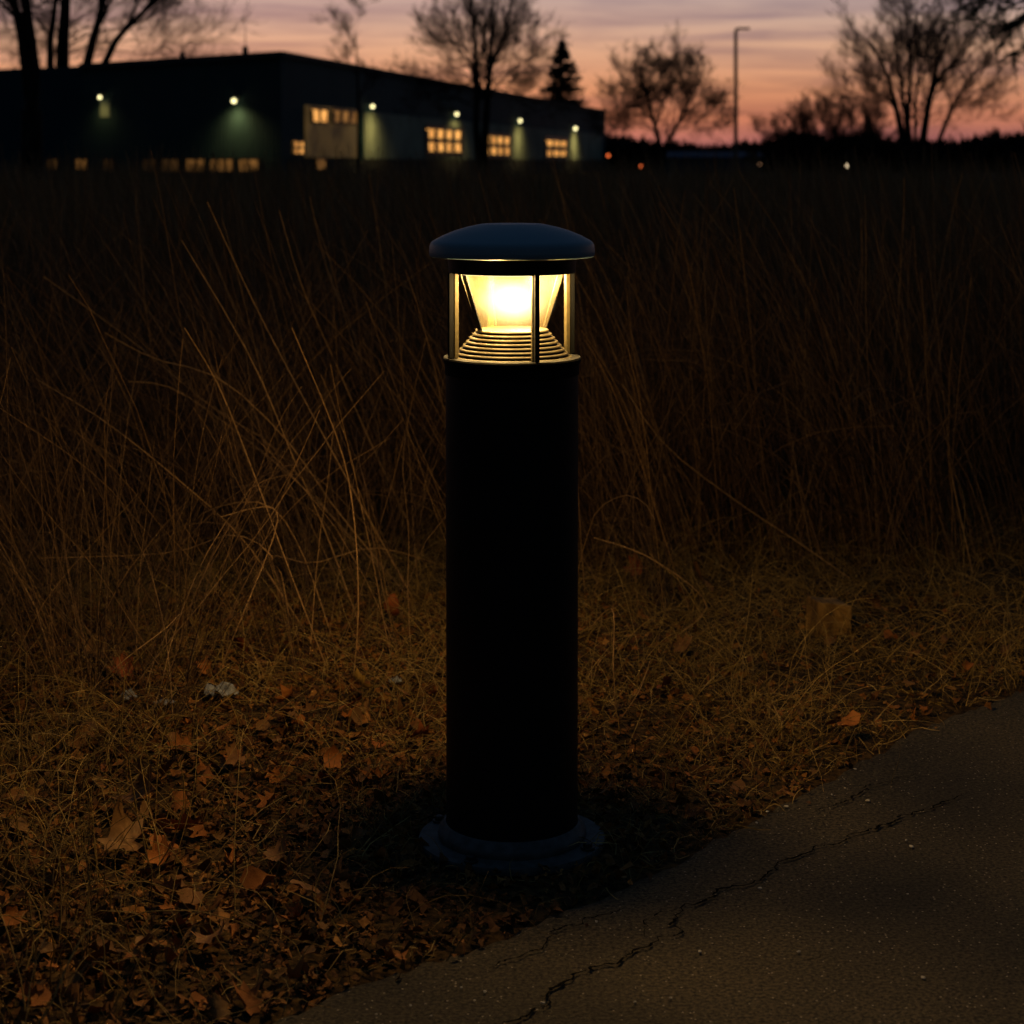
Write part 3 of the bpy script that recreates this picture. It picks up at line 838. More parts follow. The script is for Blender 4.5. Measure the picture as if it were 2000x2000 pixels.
HL = [
    ('ragged', 265, 1610, 0.050, 1.1, 'brown', 'large brown leaf curled like a tunnel above the big lobed leaf', (0.5, 0.1), 0.026),
    ('maple', 252, 1700, 0.056, 0.9, 'tan', 'largest tan lobed leaf lying in the left foreground', (0.35, -0.1), 0.020),
    ('ragged', 365, 1660, 0.033, 0.6, 'orange', 'orange-brown pointed leaf just right of the largest lobed leaf', (0.5, 0.2), 0.018),
    ('oval', 182, 1925, 0.028, 0.6, 'tan', 'tan oval leaf alone near the bottom left corner', (0.4, 0.2), 0.016),
    ('ragged', 330, 1552, 0.028, 0.9, 'brown', 'brown upright leaf standing above the curled tunnel leaf', (0.9, 0.1), 0.024),
    ('maple', 465, 1522, 0.036, 0.9, 'brown', 'folded rusty maple leaf in the middle of the left litter', (0.4, -0.3), 0.016),
    ('oval', 678, 1416, 0.029, 0.5, 'orange', 'bright orange oval leaf lying left of the bollard post', (0.45, 0.0), 0.014),
    ('ragged', 578, 1292, 0.036, 0.5, 'yellow', 'yellow-tan ragged leaf at the foot of the tall stalks', (0.9, 0.2), 0.024),
    ('oval', 467, 1300, 0.030, 0.8, 'red', 'round reddish leaf behind the white scrap', (0.9, 0.0), 0.026),
    ('ragged', 238, 1342, 0.032, 0.7, 'red', 'rust-red leaf behind the small white scrap at left', (0.7, 0.2), 0.018),
    ('maple', 398, 1342, 0.026, 0.7, 'orange', 'small orange lobed leaf touching the large white scrap', (0.8, 0.1), 0.018),
    ('oval', 190, 1302, 0.033, 0.6, 'tan', 'tan leaf half hidden at the left under an arching stalk', (0.7, -0.1), 0.016),
    ('oval', 768, 1238, 0.030, 0.8, 'red', 'big red-brown leaf leaning beside the post under the grass', (1.0, 0.2), 0.034),
    ('oval', 1297, 1374, 0.026, 0.6, 'red', 'bright red-orange leaf on the grass right of the post', (0.5, 0.3), 0.016),
    ('oval', 1656, 1449, 0.026, 0.8, 'orange', 'orange leaf lying at the path edge on the right', (0.2, 0.1), 0.014),
    ('ragged', 1334, 1292, 0.026, 0.8, 'brown', 'brown triangular leaf on the grass behind the red-orange leaf', (0.7, 0.1), 0.014),
    ('ragged', 1240, 1143, 0.036, 0.8, 'red', 'dark red leaf in the grass right behind the post', (0.9, 0.1), 0.02),
    ('oval', 1372, 1168, 0.038, 0.7, 'brown', 'brown leaf standing up in the grass between post and wooden block', (0.9, 0.1), 0.02),
    ('ragged', 705, 1374, 0.028, 0.8, 'yellow', 'yellowish upright leaf above the bright orange leaf', (0.9, 0.1), 0.02),
    ('oval', 800, 1395, 0.026, 0.7, 'brown', 'dull brown leaf lying close left of the post', (0.4, 0.1), 0.014),
    ('ragged', 560, 1402, 0.030, 0.9, 'orange', 'long orange-tan leaf in grass left of the bright orange leaf', (0.5, 0.5), 0.016),
    ('ragged', 540, 1708, 0.026, 0.8, 'brown', 'brown triangular leaf between the lobed leaf and the flange', (0.4, 0.1), 0.014),
    ('oval', 600, 1780, 0.022, 0.6, 'brown', 'round brown leaf halfway from lobed leaf to path edge', (0.3, 0.1), 0.012),
    ('oval', 282, 1889, 0.022, 1.0, 'tan', 'narrow tan leaf right of the corner oval leaf', (0.3, 0.1), 0.012),
    ('ragged', 772, 1893, 0.020, 0.9, 'orange', 'small orange leaf lying right on the edge of the path', (0.3, 0.1), 0.012),
    ('ragged', 410, 1870, 0.034, 0.8, 'brown', 'wide brown leaf in the bottom left litter', (0.3, -0.1), 0.014),
    ('ragged', 820, 1475, 0.028, 0.8, 'red', 'red-brown leaf pressed against the left side of the post', (0.6, 0.1), 0.018),
    ('oval', 650, 1530, 0.024, 0.8, 'orange', 'orange curled leaf in the lit patch left of the post', (0.5, 0.1), 0.014),
]
for i, (kd, x, y, sz, cu, mt, lab, tl, lf) in enumerate(HL):
    o = put_leaf(kd, x, y, sz * 1.18, cu, mt, 100 + i, tilt=tl, lift=lf + 0.016)
    tag(o, lab, 'leaf', 'fallen leaves on the verge')

# smaller leaves: copies of a few shapes
protos = [leaf_mesh(k_, 1.0, c_, s_) for k_, c_, s_ in
          (('ragged', 0.9, 1), ('oval', 0.9, 2), ('maple', 0.7, 3), ('ragged', 1.5, 4), ('oval', 1.4, 5), ('maple', 1.2, 6), ('ragged', -1.0, 7), ('oval', 0.4, 8))]
pm = []
for i, me in enumerate(protos):
    for mt in ('tan', 'brown', 'orange'):
        c = me.copy(); c.materials.clear(); c.materials.append(LM[mt]); pm.append(c)
ZONES = [
    ('small brown leaf among the leaf litter left of the bollard', 'small leaves in the litter left of the bollard', 150, (-1.0, -0.20), (2.45, 3.9), 0.30),
    ('small dry leaf on the matted grass right of the bollard', 'small leaves on the grass right of the bollard', 42, (0.16, 1.2), (3.15, 4.6), 0.25),
    ('small dry leaf in the grass directly behind the bollard flange', 'small leaves behind the bollard', 10, (-0.19, 0.15), (3.45, 4.3), 0.25),
]
rl = random.Random(99)
for lab, grp, cnt, xr, yr, _ in ZONES:
    done = 0
    while done < cnt:
        x = rl.uniform(*xr); y = rl.uniform(*yr)
        if y - edge_y(x) < 0.03 or math.hypot(x, y - YB) < 0.2 or abs(x) > 0.27 * y or y > tall_y(x) + 0.2: continue
        o = bpy.data.objects.new('fallen_leaf', rl.choice(pm)); COL.objects.link(o)
        s_ = rl.uniform(0.013, 0.036) if x < 0 else rl.uniform(0.011, 0.024); o.scale = (s_, s_ * rl.uniform(0.7, 1.1), s_)
        gz_ = float(ground_z(np.array([x]), np.array([y]))[0])
        o.location = (x, y, gz_ + rl.uniform(0.010, 0.024)); o.rotation_euler = (rl.uniform(-.7, .7), rl.uniform(-.7, .7), rl.uniform(0, 2 * PI))
        tag(o, lab, 'leaf', grp); done += 1

# leaf crumbs: countless fragments
m_ = 60000
X, Y = scatter(m_, -1.8, 1.8, 2.1, 5.0, 0.0, 0, 0.055)
k = RNG.random(len(X)) < np.clip(1.1 - 0.75 * (X + 0.2) - 0.2 * (Y - 3), 0.15, 1); X, Y = X[k], Y[k]; m_ = len(X)
sz = np.clip(RNG.gamma(3, 0.0026, m_), 0.003, 0.022)
cen = np.stack([X, Y, surf_z(X, Y) + RNG.uniform(0.001, 0.014, m_)], -1)
A = RNG.normal(size=(m_, 3)) * np.array([1, 1, 0.45]); A /= np.linalg.norm(A, axis=1, keepdims=True)
B = np.cross(A, np.array([0, 0, 1.0]) + RNG.normal(0, 0.5, (m_, 3))); B /= np.linalg.norm(B, axis=1, keepdims=True)
Cn = np.cross(A, B)
ang = np.linspace(0, 2 * PI, 7)[:-1]
rad = RNG.uniform(0.4, 1.2, (m_, 6))
ring = cen[:, None, :] + sz[:, None, None] * rad[:, :, None] * (np.cos(ang)[None, :, None] * A[:, None, :] + 0.65 * np.sin(ang)[None, :, None] * B[:, None, :]) \
    + sz[:, None, None] * RNG.normal(0, 0.28, (m_, 6))[:, :, None] * Cn[:, None, :]
V = np.concatenate([cen[:, None, :], ring], axis=1).reshape(-1, 3)
i0 = np.arange(m_)[:, None] * 7; s_ = np.arange(6)[None, :]
Fa = np.stack([i0 + 0 * s_, i0 + 1 + s_, i0 + 1 + (s_ + 1) % 6], -1).reshape(-1, 3)
M['crumb'] = mat_tint('leaf_crumbs', [(0.035, 0.014, 0.005), (0.11, 0.045, 0.012), (0.24, 0.095, 0.020), (0.36, 0.17, 0.04)], rough=0.8)
ll = link('leaf_litter', np_mesh('leaf_litter', V, Fa, np.repeat(np.clip(RNG.normal(0.45, 0.25, m_), 0, 1), 7), smooth=False), M['crumb'])
tag(ll, 'brown crumbled leaf litter strewn over the verge left of the bollard', 'leaf litter', kind='stuff')

# ------------------------------------------------------------------ small things on the ground
# wooden block
p = gp(1619, 1240)
wb = empty('wooden_block', (p.x, p.y, 0.0), math.radians(14))
tag(wb, 'short weathered yellowish wooden block standing in the grass right of the bollard', 'wooden block')
bm = bmesh.new(); bmesh.ops.create_cube(bm, size=1.0)
bmesh.ops.subdivide_edges(bm, edges=bm.edges, cuts=5, use_grid_fill=True)
rw = random.Random(4)
for v in bm.verts:
    v.co.x *= 0.083; v.co.y *= 0.07; v.co.z = (v.co.z + 0.5) * 0.088
    t = v.co.z / 0.088
    v.co.x += -0.006 * (1 - t) if v.co.x < 0 else 0.0
    v.co.z -= (0.5 + v.co.x / 0.083) * 0.014 * t
    v.co += Vector((rw.gauss(0, .0011), rw.gauss(0, .0011), rw.gauss(0, .0011)))
me = bpy.data.meshes.new('block_body'); bm.to_mesh(me); bm.free()
o = link('block_body', me, M['wood'], wb)
bv = o.modifiers.new('Bevel', 'BEVEL'); bv.width = 0.003; bv.segments = 2; bv.angle_limit = math.radians(50); bv.limit_method = 'ANGLE'
mb = MB(); mb.tube([(-0.012, -0.037, 0.060), (-0.012, -0.0385, 0.060)], [0.004, 0.003], 10)
mb.build('nail_head', M['metal_dark'], wb)


def scrap(x, y, sx_, sy_, h, seed, lab):
    n_ = 22; rs = np.random.default_rng(seed)
    u, v = np.meshgrid(np.linspace(-1, 1, n_), np.linspace(-1, 1, n_), indexing='ij')
    z = np.abs(vnoise(u, v, 4.5, seed)) + 0.5 * np.abs(vnoise(u, v, 11, seed + 1)) + 0.3 * (1 - u * u) * (1 - v * v)
    e = 1 + 0.16 * vnoise(u * 2, v * 2, 3, seed + 2)
    uu = u * np.sqrt(1 - v * v / 2) * e; vv = v * np.sqrt(1 - u * u / 2) * e
    V = np.stack([uu * sx_, vv * sy_, z * h + 0.004], -1).reshape(-1, 3)
    ii, jj = np.meshgrid(np.arange(n_ - 1), np.arange(n_ - 1), indexing='ij'); a = (ii * n_ + jj).ravel()
    o = link('litter_scrap', np_mesh('litter_scrap', V, np.stack([a, a + n_, a + n_ + 1, a + 1], -1), smooth=False), M['scrap'])
    p = gp(x, y); o.location = (p.x, p.y, float(ground_z(np.array([p.x]), np.array([p.y]))[0]) + 0.008)
    tag(o, lab, 'litter')


scrap(432, 1372, 0.034, 0.030, 0.026, 3, 'largest crumpled whitish scrap lying between leaves left of the bollard')
scrap(252, 1384, 0.017, 0.018, 0.020, 5, 'small crumpled pale scrap farthest left in the leaves')
scrap(322, 1390, 0.022, 0.014, 0.008, 8, 'flat greyish scrap between the two crumpled pale scraps')
scrap(772, 1345, 0.014, 0.012, 0.012, 9, 'tiny whitish scrap in the grass close to the post')

# pebbles on the asphalt
bm = bmesh.new(); bmesh.ops.create_icosphere(bm, subdivisions=2, radius=1.0)
rw = random.Random(12)
for v in bm.verts: v.co *= rw.uniform(0.8, 1.15)
pme = bpy.data.meshes.new('pebble'); bm.to_mesh(pme); bm.free(); pme.materials.append(M['pebble'])
PB = [(1367, 1860), (1670, 1503), (1524, 1549), (1780, 1655), (1770, 1642), (1803, 1911), (1773, 1747), (1625, 1553), (1499, 1587), (1650, 1540), (1478, 1608),
      (901, 1930), (947, 1938), (927, 1955), (802, 1965), (735, 1982), (1165, 1801), (1718, 1840), (1240, 1958), (1060, 1960), (1484, 1736), (1310, 1950), (1560, 1860), (1695, 1565), (842, 1985)]
for i, (x, y) in enumerate(PB):
    o = bpy.data.objects.new('pebble', pme); COL.objects.link(o)
    p = gp(x, y, 0.008); s_ = rw.uniform(0.0013, 0.0036)
    if p.y > edge_y(p.x) - 0.02: p.y = edge_y(p.x) - 0.05
    o.location = (p.x, p.y, 0.0085 + s_ * 0.3); o.scale = (s_ * 1.4, s_, s_ * 0.7); o.rotation_euler = (0, 0, rw.uniform(0, 3))
    tag(o, 'tiny pale pebble lying loose on the cracked asphalt path', 'pebble', 'pebbles on the path')

# ------------------------------------------------------------------ industrial hall
C0 = Vector((-10.66, 89.6, 0)); R0 = Vector((9.19, 192.9, 0)); L0 = Vector((-22.35, 101.1, 0)); W0 = Vector((-42.0, 114.6, 0))
ZR = EYE + 5.0
hall = empty('industrial_hall', tuple(C0))
tag(hall, 'long low dark metal clad hall with lit windows and floodlights beyond the field', 'building')


def off(v): return v - C0


def mkprism(name, poly, z0, z1, mat, parent=hall):
    mb = MB(); mb.prism([(p.x - C0.x, p.y - C0.y) for p in poly], z0, z1); return mb.build(name, mat, parent)


back = Vector((-14, 16, 0)) * 2.2
mkprism('wall', [C0, R0, R0 + back, L0 + Vector((4, 40, 0)), L0], -0.1, ZR, M['clad'])
mkprism('wing_wall', [L0 + Vector((-0.02, 0.03, 0)), L0 + Vector((3.0, 30, 0)), W0 + Vector((3, 30, 0)), W0], -0.1, ZR - 0.05, M['clad_wing'])


class Facade:
    def __init__(s, a, b):
        s.a, s.b = a, b; s.u = (b - a).normalized(); s.n = Vector((s.u.y, -s.u.x, 0))
        if s.n.y > 0: s.n = -s.n

    def at(s, x):
        k = (x - CX) / F  # X = k*Y
        # a.x + t*u.x = k*(a.y + t*u.y)
        t = (k * s.a.y - s.a.x) / (s.u.x - k * s.u.y)
        return s.a + s.u * t

    def rect(s, mb, x0, x1, y0, y1, d0, d1):
        """box on the wall covering photo rows y0..y1 between columns x0..x1, from d0 to d1 proud"""
        p, q = s.at(x0), s.at(x1); pm = s.at((x0 + x1) / 2)
        z1 = EYE + (HOR - y0) / F * pm.y; z0 = EYE + (HOR - y1) / F * pm.y
        c = (p + q) / 2 + s.n * (d0 + d1) / 2; c.z = (z0 + z1) / 2
        mb.box(off(c), ((q - p).length, d1 - d0, abs(z1 - z0)), (s.u, s.n, Vector((0, 0, 1))))
        return mb


FR = Facade(C0, R0); FL = Facade(C0, L0); FW = Facade(L0, W0)
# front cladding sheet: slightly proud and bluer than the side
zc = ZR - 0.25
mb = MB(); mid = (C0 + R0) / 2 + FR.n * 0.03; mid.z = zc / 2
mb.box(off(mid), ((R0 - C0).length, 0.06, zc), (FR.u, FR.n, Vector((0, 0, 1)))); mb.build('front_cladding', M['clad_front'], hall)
# roof edge trims
for a_, b_, fc in ((C0, R0, FR), (C0, L0, FL)):
    mb = MB(); mid = (a_ + b_) / 2 + fc.n * 0.05; mid.z = ZR - 0.08
    mb.box(off(mid), ((b_ - a_).length + 0.2, 0.22, 0.3), (fc.u, fc.n, Vector((0, 0, 1)))); mb.build('roof_trim', M['roofing'], hall)
mkprism('roof', [C0 + Vector((0.3, 1.2, 0)), R0 + Vector((-1.0, -0.5, 0)), R0 + back * 0.95, L0 + Vector((4, 39, 0)), L0 + Vector((0.6, 0.5, 0))], ZR - 0.04, ZR + 0.06, M['roofing'])
# pale rendered lower wall on the front, dark plinth under it
mb = MB(); p, q = FR.at(706), FR.at(1172)
zt0, zb0 = 3.75, 1.25
c = (p + q) / 2 + FR.n * 0.09; c.z = (zt0 + zb0) / 2
mb.box(off(c), ((q - p).length, 0.12, zt0 - zb0), (FR.u, FR.n, Vector((0, 0, 1)))); mb.build('rendered_wall', M['panel_wall'], hall)
mb = MB(); p, q = FR.at(560), FR.at(1178); c = (p + q) / 2 + FR.n * 0.10; c.z = 0.55
mb.box(off(c), ((q - p).length, 0.16, 1.3), (FR.u, FR.n, Vector((0, 0, 1)))); mb.build('plinth', M['plinth'], hall)
# loading bay: its lit look is a dim glow put into the sheet itself
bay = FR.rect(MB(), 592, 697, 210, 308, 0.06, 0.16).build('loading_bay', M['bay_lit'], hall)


def window(fc, x0, x1, y0, y1, mat, cols, rows, base=0.16, wd=0.10):
    """mullioned window: frame, with its lit pane"""
    mb = MB()
    pm = fc.at((x0 + x1) / 2); px = (pm.y) / F
    t = wd / px  # frame bar in photo rows
    tu = min((x1 - x0) * 0.075, max(t, 2.0))
    fc.rect(mb, x0, x1, y0, y0 + t, base, base + 0.09); fc.rect(mb, x0, x1, y1 - t, y1, base, base + 0.09)
    for k in range(cols + 1):
        xx = x0 + tu / 2 + (x1 - x0 - tu) * k / cols
        fc.rect(mb, xx - tu / 2, xx + tu / 2, y0 + t, y1 - t, base + 0.003, base + 0.087)
    for k in range(1, rows):
        yy = y0 + (y1 - y0) * k / rows
        fc.rect(mb, x0 + tu, x1 - tu, yy - t / 2, yy + t / 2, base + 0.006, base + 0.084)
    w_ = mb.build('window', M['metal_dark'], hall)
    fc.rect(MB(), x0 + tu * 0.5, x1 - tu * 0.5, y0 + t * 0.5, y1 - t * 0.5, base - 0.02, base + 0.03).build('pane', mat, w_)
    return w_


window(FR, 600, 634, 211, 242, M['pane_hi'], 2, 1, 0.17)
window(FR, 641, 693, 214, 243, M['pane_mid'], 3, 1, 0.17)
window(FR, 568, 590, 273, 304, M['pane_hi'], 2, 2, 0.08)
window(FR, 608, 628, 308, 334, M['pane_mid'], 1, 1, 0.20)
window(FR, 825, 899, 246, 304, M['pane_hi'], 4, 2, 0.17, 0.26)
window(FR, 937, 993, 260, 309, M['pane_hi'], 4, 2, 0.17, 0.26)
window(FR, 1060, 1104, 267, 313, M['pane_hi'], 3, 2, 0.17, 0.36)
for x0, x1, mt in ((93, 116, 'pane_low'), (148, 176, 'pane_mid'), (204, 226, 'pane_low'), (280, 308, 'pane_low'), (315, 354, 'pane_low'), (364, 405, 'pane_mid'), (411, 461, 'pane_mid'), (467, 511, 'pane_mid')):
    if x0 > 165: window(FL, x0, x1, 309, 337, M[mt], 2 if x1 - x0 < 45 else 3, 1, 0.04, 0.07)
    else: window(FW, x0, x1, 309, 333, M[mt], 2, 1, 0.04, 0.07)
# lit side door beneath the left floodlight
dr = FL.rect(MB(), 197, 216, 196, 229, 0.0, 0.05).build('hatch', M['panel_wall'], hall)

# floodlights
def flood(fc, x, y, power, size=0.17, reach=0.55):
    p = fc.at(x) + fc.n * 0.28; p.z = EYE + (HOR - y) / F * p.y
    mb = MB()
    mb.box(off(p) - fc.n * 0.10 + Vector((0, 0, 0.24)), (0.42, 0.34, 0.10), (fc.u, fc.n, Vector((0, 0, 1))), bevel=0.02)
    mb.box(off(p) - fc.n * 0.24 + Vector((0, 0, 0.10)), (0.16, 0.08, 0.30), (fc.u, fc.n, Vector((0, 0, 1))))
    hd = mb.build('floodlight', M['metal_dark'], hall)
    bm = bmesh.new(); bmesh.ops.create_uvsphere(bm, u_segments=16, v_segments=10, radius=size)
    bmesh.ops.translate(bm, verts=bm.verts, vec=off(p)); me = bpy.data.meshes.new('floodlight_lens'); bm.to_mesh(me); bm.free()
    link('floodlight_lens', me, M['lens'], hd)
    sp_ = bpy.data.lights.new('floodlight', 'SPOT'); sp_.energy = power; sp_.color = (1.0, 0.74, 0.26); sp_.spot_size = math.radians(150); sp_.spot_blend = 0.9
    sp_.shadow_soft_size = 0.1
    so_ = bpy.data.objects.new('floodlight', sp_); COL.objects.link(so_)
    so_.location = p + fc.n * reach + Vector((0, 0, -0.30))
    d = Vector((0, 0, -1)) - fc.n * 0.45
    so_.rotation_euler = d.to_track_quat('-Z', 'Y').to_euler()


flood(FL, 466, 197, 150, 0.11)
flood(FL, 204, 190, 22, 0.09)
flood(FR, 718, 208, 230, 0.10, 1.6)
flood(FR, 884, 223, 240, 0.115, 1.6)
flood(FR, 1009, 236, 260, 0.125, 1.6)
flood(FR, 1118, 251, 300, 0.15, 1.6)

# things on the roof
p = FL.at(461); px = p.y / F
v1 = empty('roof_antenna', (p.x + 0.3, p.y + 1.0, ZR))
tag(v1, 'thin antenna mast on a small square box on the roof near the hall corner', 'antenna')
mb = MB(); mb.box((0, 0, 0.24), (0.26, 0.26, 0.48), bevel=0.02); mb.build('box', M['roofing'], v1)
mb = MB(); mb.tube([(0, 0, 0.48), (0, 0, 1.0), (0.01, 0, 1.6)], [0.03, 0.02, 0.012], 8); mb.build('mast', M['metal_dark'], v1)
p = FL.at(337)
v2 = empty('roof_vent', (p.x + 0.3, p.y + 1.0, ZR))
tag(v2, 'small pointed roof vent on the left part of the hall roof', 'vent')
lathe('stack', [(0.13, -0.05), (0.13, 0.22), (0.0, 0.22)], M['roofing'], v2, seg=20)
lathe('cowl', [(0.19, 0.20), (0.19, 0.24), (0.04, 0.48), (0.015, 0.62), (0, 0.62)], M['roofing'], v2, seg=20)

# ------------------------------------------------------------------ bare trees
class Tree:
    def __init__(s, seed): s.r = random.Random(seed); s.trunk = []; s.crown = []

    def line(s, p, d, L_, r0, r1, wob, up, n=6):
        pts = [p.copy()]; d = d.normalized()
        for i in range(n - 1):
            d = (d + Vector((s.r.gauss(0, wob), s.r.gauss(0, wob), s.r.gauss(0, wob * 0.7) + up))).normalized()
            p = p + d * (L_ / (n - 1)); pts.append(p)
        return pts, [r0 + (r1 - r0) * i / (n - 1) for i in range(n)], d

    def grow(s, p, d, L_, r0, depth, kids=(3, 4), ang=0.55, ratio=0.68, wob=0.10, up=0.05, top=True, rmin=0.006):
        pts, rad, dn = s.line(p, d, L_, r0, max(r0 * 0.5, rmin), wob, up)
        (s.trunk if top else s.crown).append((pts, rad))
        s.kids(pts, rad, L_, depth, kids, ang, ratio, wob, up, rmin)

    def kids(s, pts, rad, L_, depth, kids, ang, ratio, wob, up, rmin, f0=0.25):
        if depth <= 0: return
        n = len(pts)
        k = s.r.randint(*kids)
        for c in range(k):
            t = f0 + (1 - f0) * (c + s.r.random()) / k if c < k - 1 else 1.0
            fi = t * (n - 1); i = min(int(fi), n - 2); f = fi - i
            q = pts[i].lerp(pts[i + 1], f); dd = (pts[i + 1] - pts[i]).normalized()
            perp = Vector((s.r.gauss(0, 1), s.r.gauss(0, 1), s.r.gauss(0, 1))); perp = (perp - dd * perp.dot(dd)).normalized()
            a_ = ang * s.r.uniform(0.5, 1.35)
            nd = dd * math.cos(a_) + perp * math.sin(a_)
            rr = max((rad[i] * (1 - f) + rad[i + 1] * f) * s.r.uniform(0.5, 0.75), rmin)
            s.grow(q, nd, L_ * ratio * s.r.uniform(0.75, 1.15), rr, depth - 1, kids, ang, ratio, wob, up, False, rmin)

    def stem(s, pts, r0, r1, depth, Lk, **kw):
        """traced main limb"""
        Q = [pts[0]] + pts + [pts[-1]]; out_ = []
        for t in np.linspace(0, len(pts) - 1.0001, 9):
            i = int(t); f = t - i; p0, p1, p2, p3 = Q[i], Q[i + 1], Q[i + 2], Q[min(i + 3, len(Q) - 1)]
            out_.append(0.5 * ((2 * p1) + (-p0 + p2) * f + (2 * p0 - 5 * p1 + 4 * p2 - p3) * f * f + (-p0 + 3 * p1 - 3 * p2 + p3) * f ** 3))
        rad = [r0 + (r1 - r0) * i / 8 for i in range(9)]
        s.trunk.append((out_, rad))
        a = dict(kids=(3, 5), ang=0.55, ratio=0.68, wob=0.10, up=0.05, rmin=0.006); a.update(kw)
        s.kids(out_, rad, Lk / a['ratio'], depth, a['kids'], a['ang'], a['ratio'], a['wob'], a['up'], a['rmin'], kw.get('f0', 0.35) if False else 0.35)

    def build(s, name, base, label, cat='tree', group=None, tmat='bark', cmat='twig'):
        root = empty(name, tuple(base)); tag(root, label, cat, group)
        b = np.array(base)
        for nm, lst, mt, sd in (('trunk', s.trunk, tmat, 8), ('crown', s.crown, cmat, 3)):
            if not lst: continue
            by = {}
            for pts, rad in lst: by.setdefault(len(pts), []).append((pts, rad))
            ps = []
            for n_, ls in by.items():
                P = np.array([[tuple(p) for p in l[0]] for l in ls]) - b
                ps.append(tubes(P, np.array([l[1] for l in ls]), sd))
            V, Fa = merge(ps); link(nm, np_mesh(nm, V, Fa), M[mt], root)
        return root


G = Vector


def fan(T, src, D, cx, cy, rx, ry, n, r0, depth, Lk, fill=0.35, **kw):
    """limbs from points on the trunk out into a rounded crown"""
    for k in range(n):
        a_ = PI * (-0.12 + 1.24 * (k + T.r.random()) / n); q = T.r.uniform(fill, 0.86)
        x = cx + rx * q * math.cos(a_); y = cy - ry * q * math.sin(a_); dd = T.r.uniform(-1, 1) * rx * 0.8 * D / F * math.sqrt(max(0, 1 - q * q * 0.9))
        s0 = T.r.choice(src); p0 = dp(s0[0], s0[1], D)
        p2 = dp(x, y, D); p2.y += dd
        mid_ = p0.lerp(p2, 0.45) + Vector((0, 0, (p2 - p0).length * 0.08)) - Vector(((p2.x - p0.x) * 0.10, 0, 0))
        T.stem([p0, mid_, p2], r0 * T.r.uniform(0.7, 1.1), r0 * 0.35, depth, Lk, **kw)


# T1: the big dark multi-stemmed tree at the left, in front of the hall
D = 40.0; T = Tree(1); b0 = dp(66, 425, D); b0.z = 0
f0 = dp(62, 215, D)
T.trunk.append(([b0, dp(64, 340, D), dp(62, 260, D), f0], [0.30, 0.24, 0.22, 0.21]))
T.stem([f0, dp(50, 130, D), dp(40, 60, D), dp(22, -20, D), dp(0, -120, D)], 0.13, 0.06, 4, 1.6, ang=0.6, rmin=0.008)
T.stem([f0, dp(66, 130, D), dp(56, 50, D), dp(48, -30, D), dp(40, -150, D)], 0.15, 0.06, 4, 1.6, ang=0.6, rmin=0.008)
T.build('bare_tree', b0, 'big bare tree with thick dark trunk in front of the left end of the hall')
# T1b: stems rising from behind the hall roof
D = 122.0; T = Tree(2); b0 = dp(130, 350, D); b0.z = 0
T.stem([b0, dp(98, 125, D), dp(104, 40, D), dp(112, -40, D), dp(118, -150, D)], 0.32, 0.12, 4, 4.2, ang=0.65, rmin=0.022)
T.stem([b0, dp(122, 125, D), dp(126, 40, D), dp(130, -40, D), dp(134, -160, D)], 0.50, 0.22, 4, 4.2, ang=0.65, rmin=0.022)
T.stem([b0, dp(170, 125, D), dp(190, 50, D), dp(204, -10, D), dp(225, -90, D)], 0.36, 0.13, 4, 4.2, ang=0.65, rmin=0.022)
T.stem([b0, dp(204, 125, D), dp(244, 58, D), dp(300, 5, D), dp(350, -60, D)], 0.28, 0.11, 4, 4.2, ang=0.6, rmin=0.022)
T.stem([dp(247, 55, D), dp(262, 20, D), dp(275, -20, D), dp(290, -70, D)], 0.14, 0.07, 3, 3.5, rmin=0.022)
fan(T, [(98, 118), (122, 110), (190, 60), (215, 95), (250, 55)], D, 190, 90, 170, 150, 18, 0.05, 5, 3.0, 0.4, kids=(3, 4), ang=0.6, rmin=0.009)
T.build('bare_tree', b0, 'bare tree whose spreading stems rise above the left roof line of the hall')
# T2: thin tree at column 700
D = 80.0; T = Tree(3); b0 = dp(700, 370, D); b0.z = 0
T.stem([b0, dp(701, 260, D), dp(699, 180, D), dp(697, 110, D), dp(694, 60, D)], 0.10, 0.015, 5, 1.05, kids=(4, 5), ang=0.55, rmin=0.005)
T.build('bare_tree', b0, 'thin faint bare tree in front of the hall at its loading bay')
# T3: twin trunked tree at the middle
D = 62.0; T = Tree(4); b0 = dp(944, 385, D); b0.z = 0
for st, r0 in (([b0, dp(930, 250, D), dp(933, 160, D), dp(925, 60, D), dp(915, -60, D)], 0.14),
               ([b0, dp(948, 250, D), dp(955, 160, D), dp(960, 60, D), dp(966, -80, D)], 0.15),
               ([dp(956, 140, D), dp(985, 70, D), dp(1000, 0, D), dp(1010, -60, D)], 0.06)):
    T.stem(st, r0, 0.03, 4, 0.9, kids=(3, 5), ang=0.5, rmin=0.006)
fan(T, [(931, 215), (932, 185), (933, 150), (952, 200), (955, 165), (957, 130)], D, 945, 165, 138, 188, 34, 0.030, 5, 0.80, 0.55, kids=(3, 4), ang=0.55, rmin=0.0035)
T.build('bare_tree', b0, 'bare twin-trunked tree with fine rounded crown standing at the middle of the hall front')
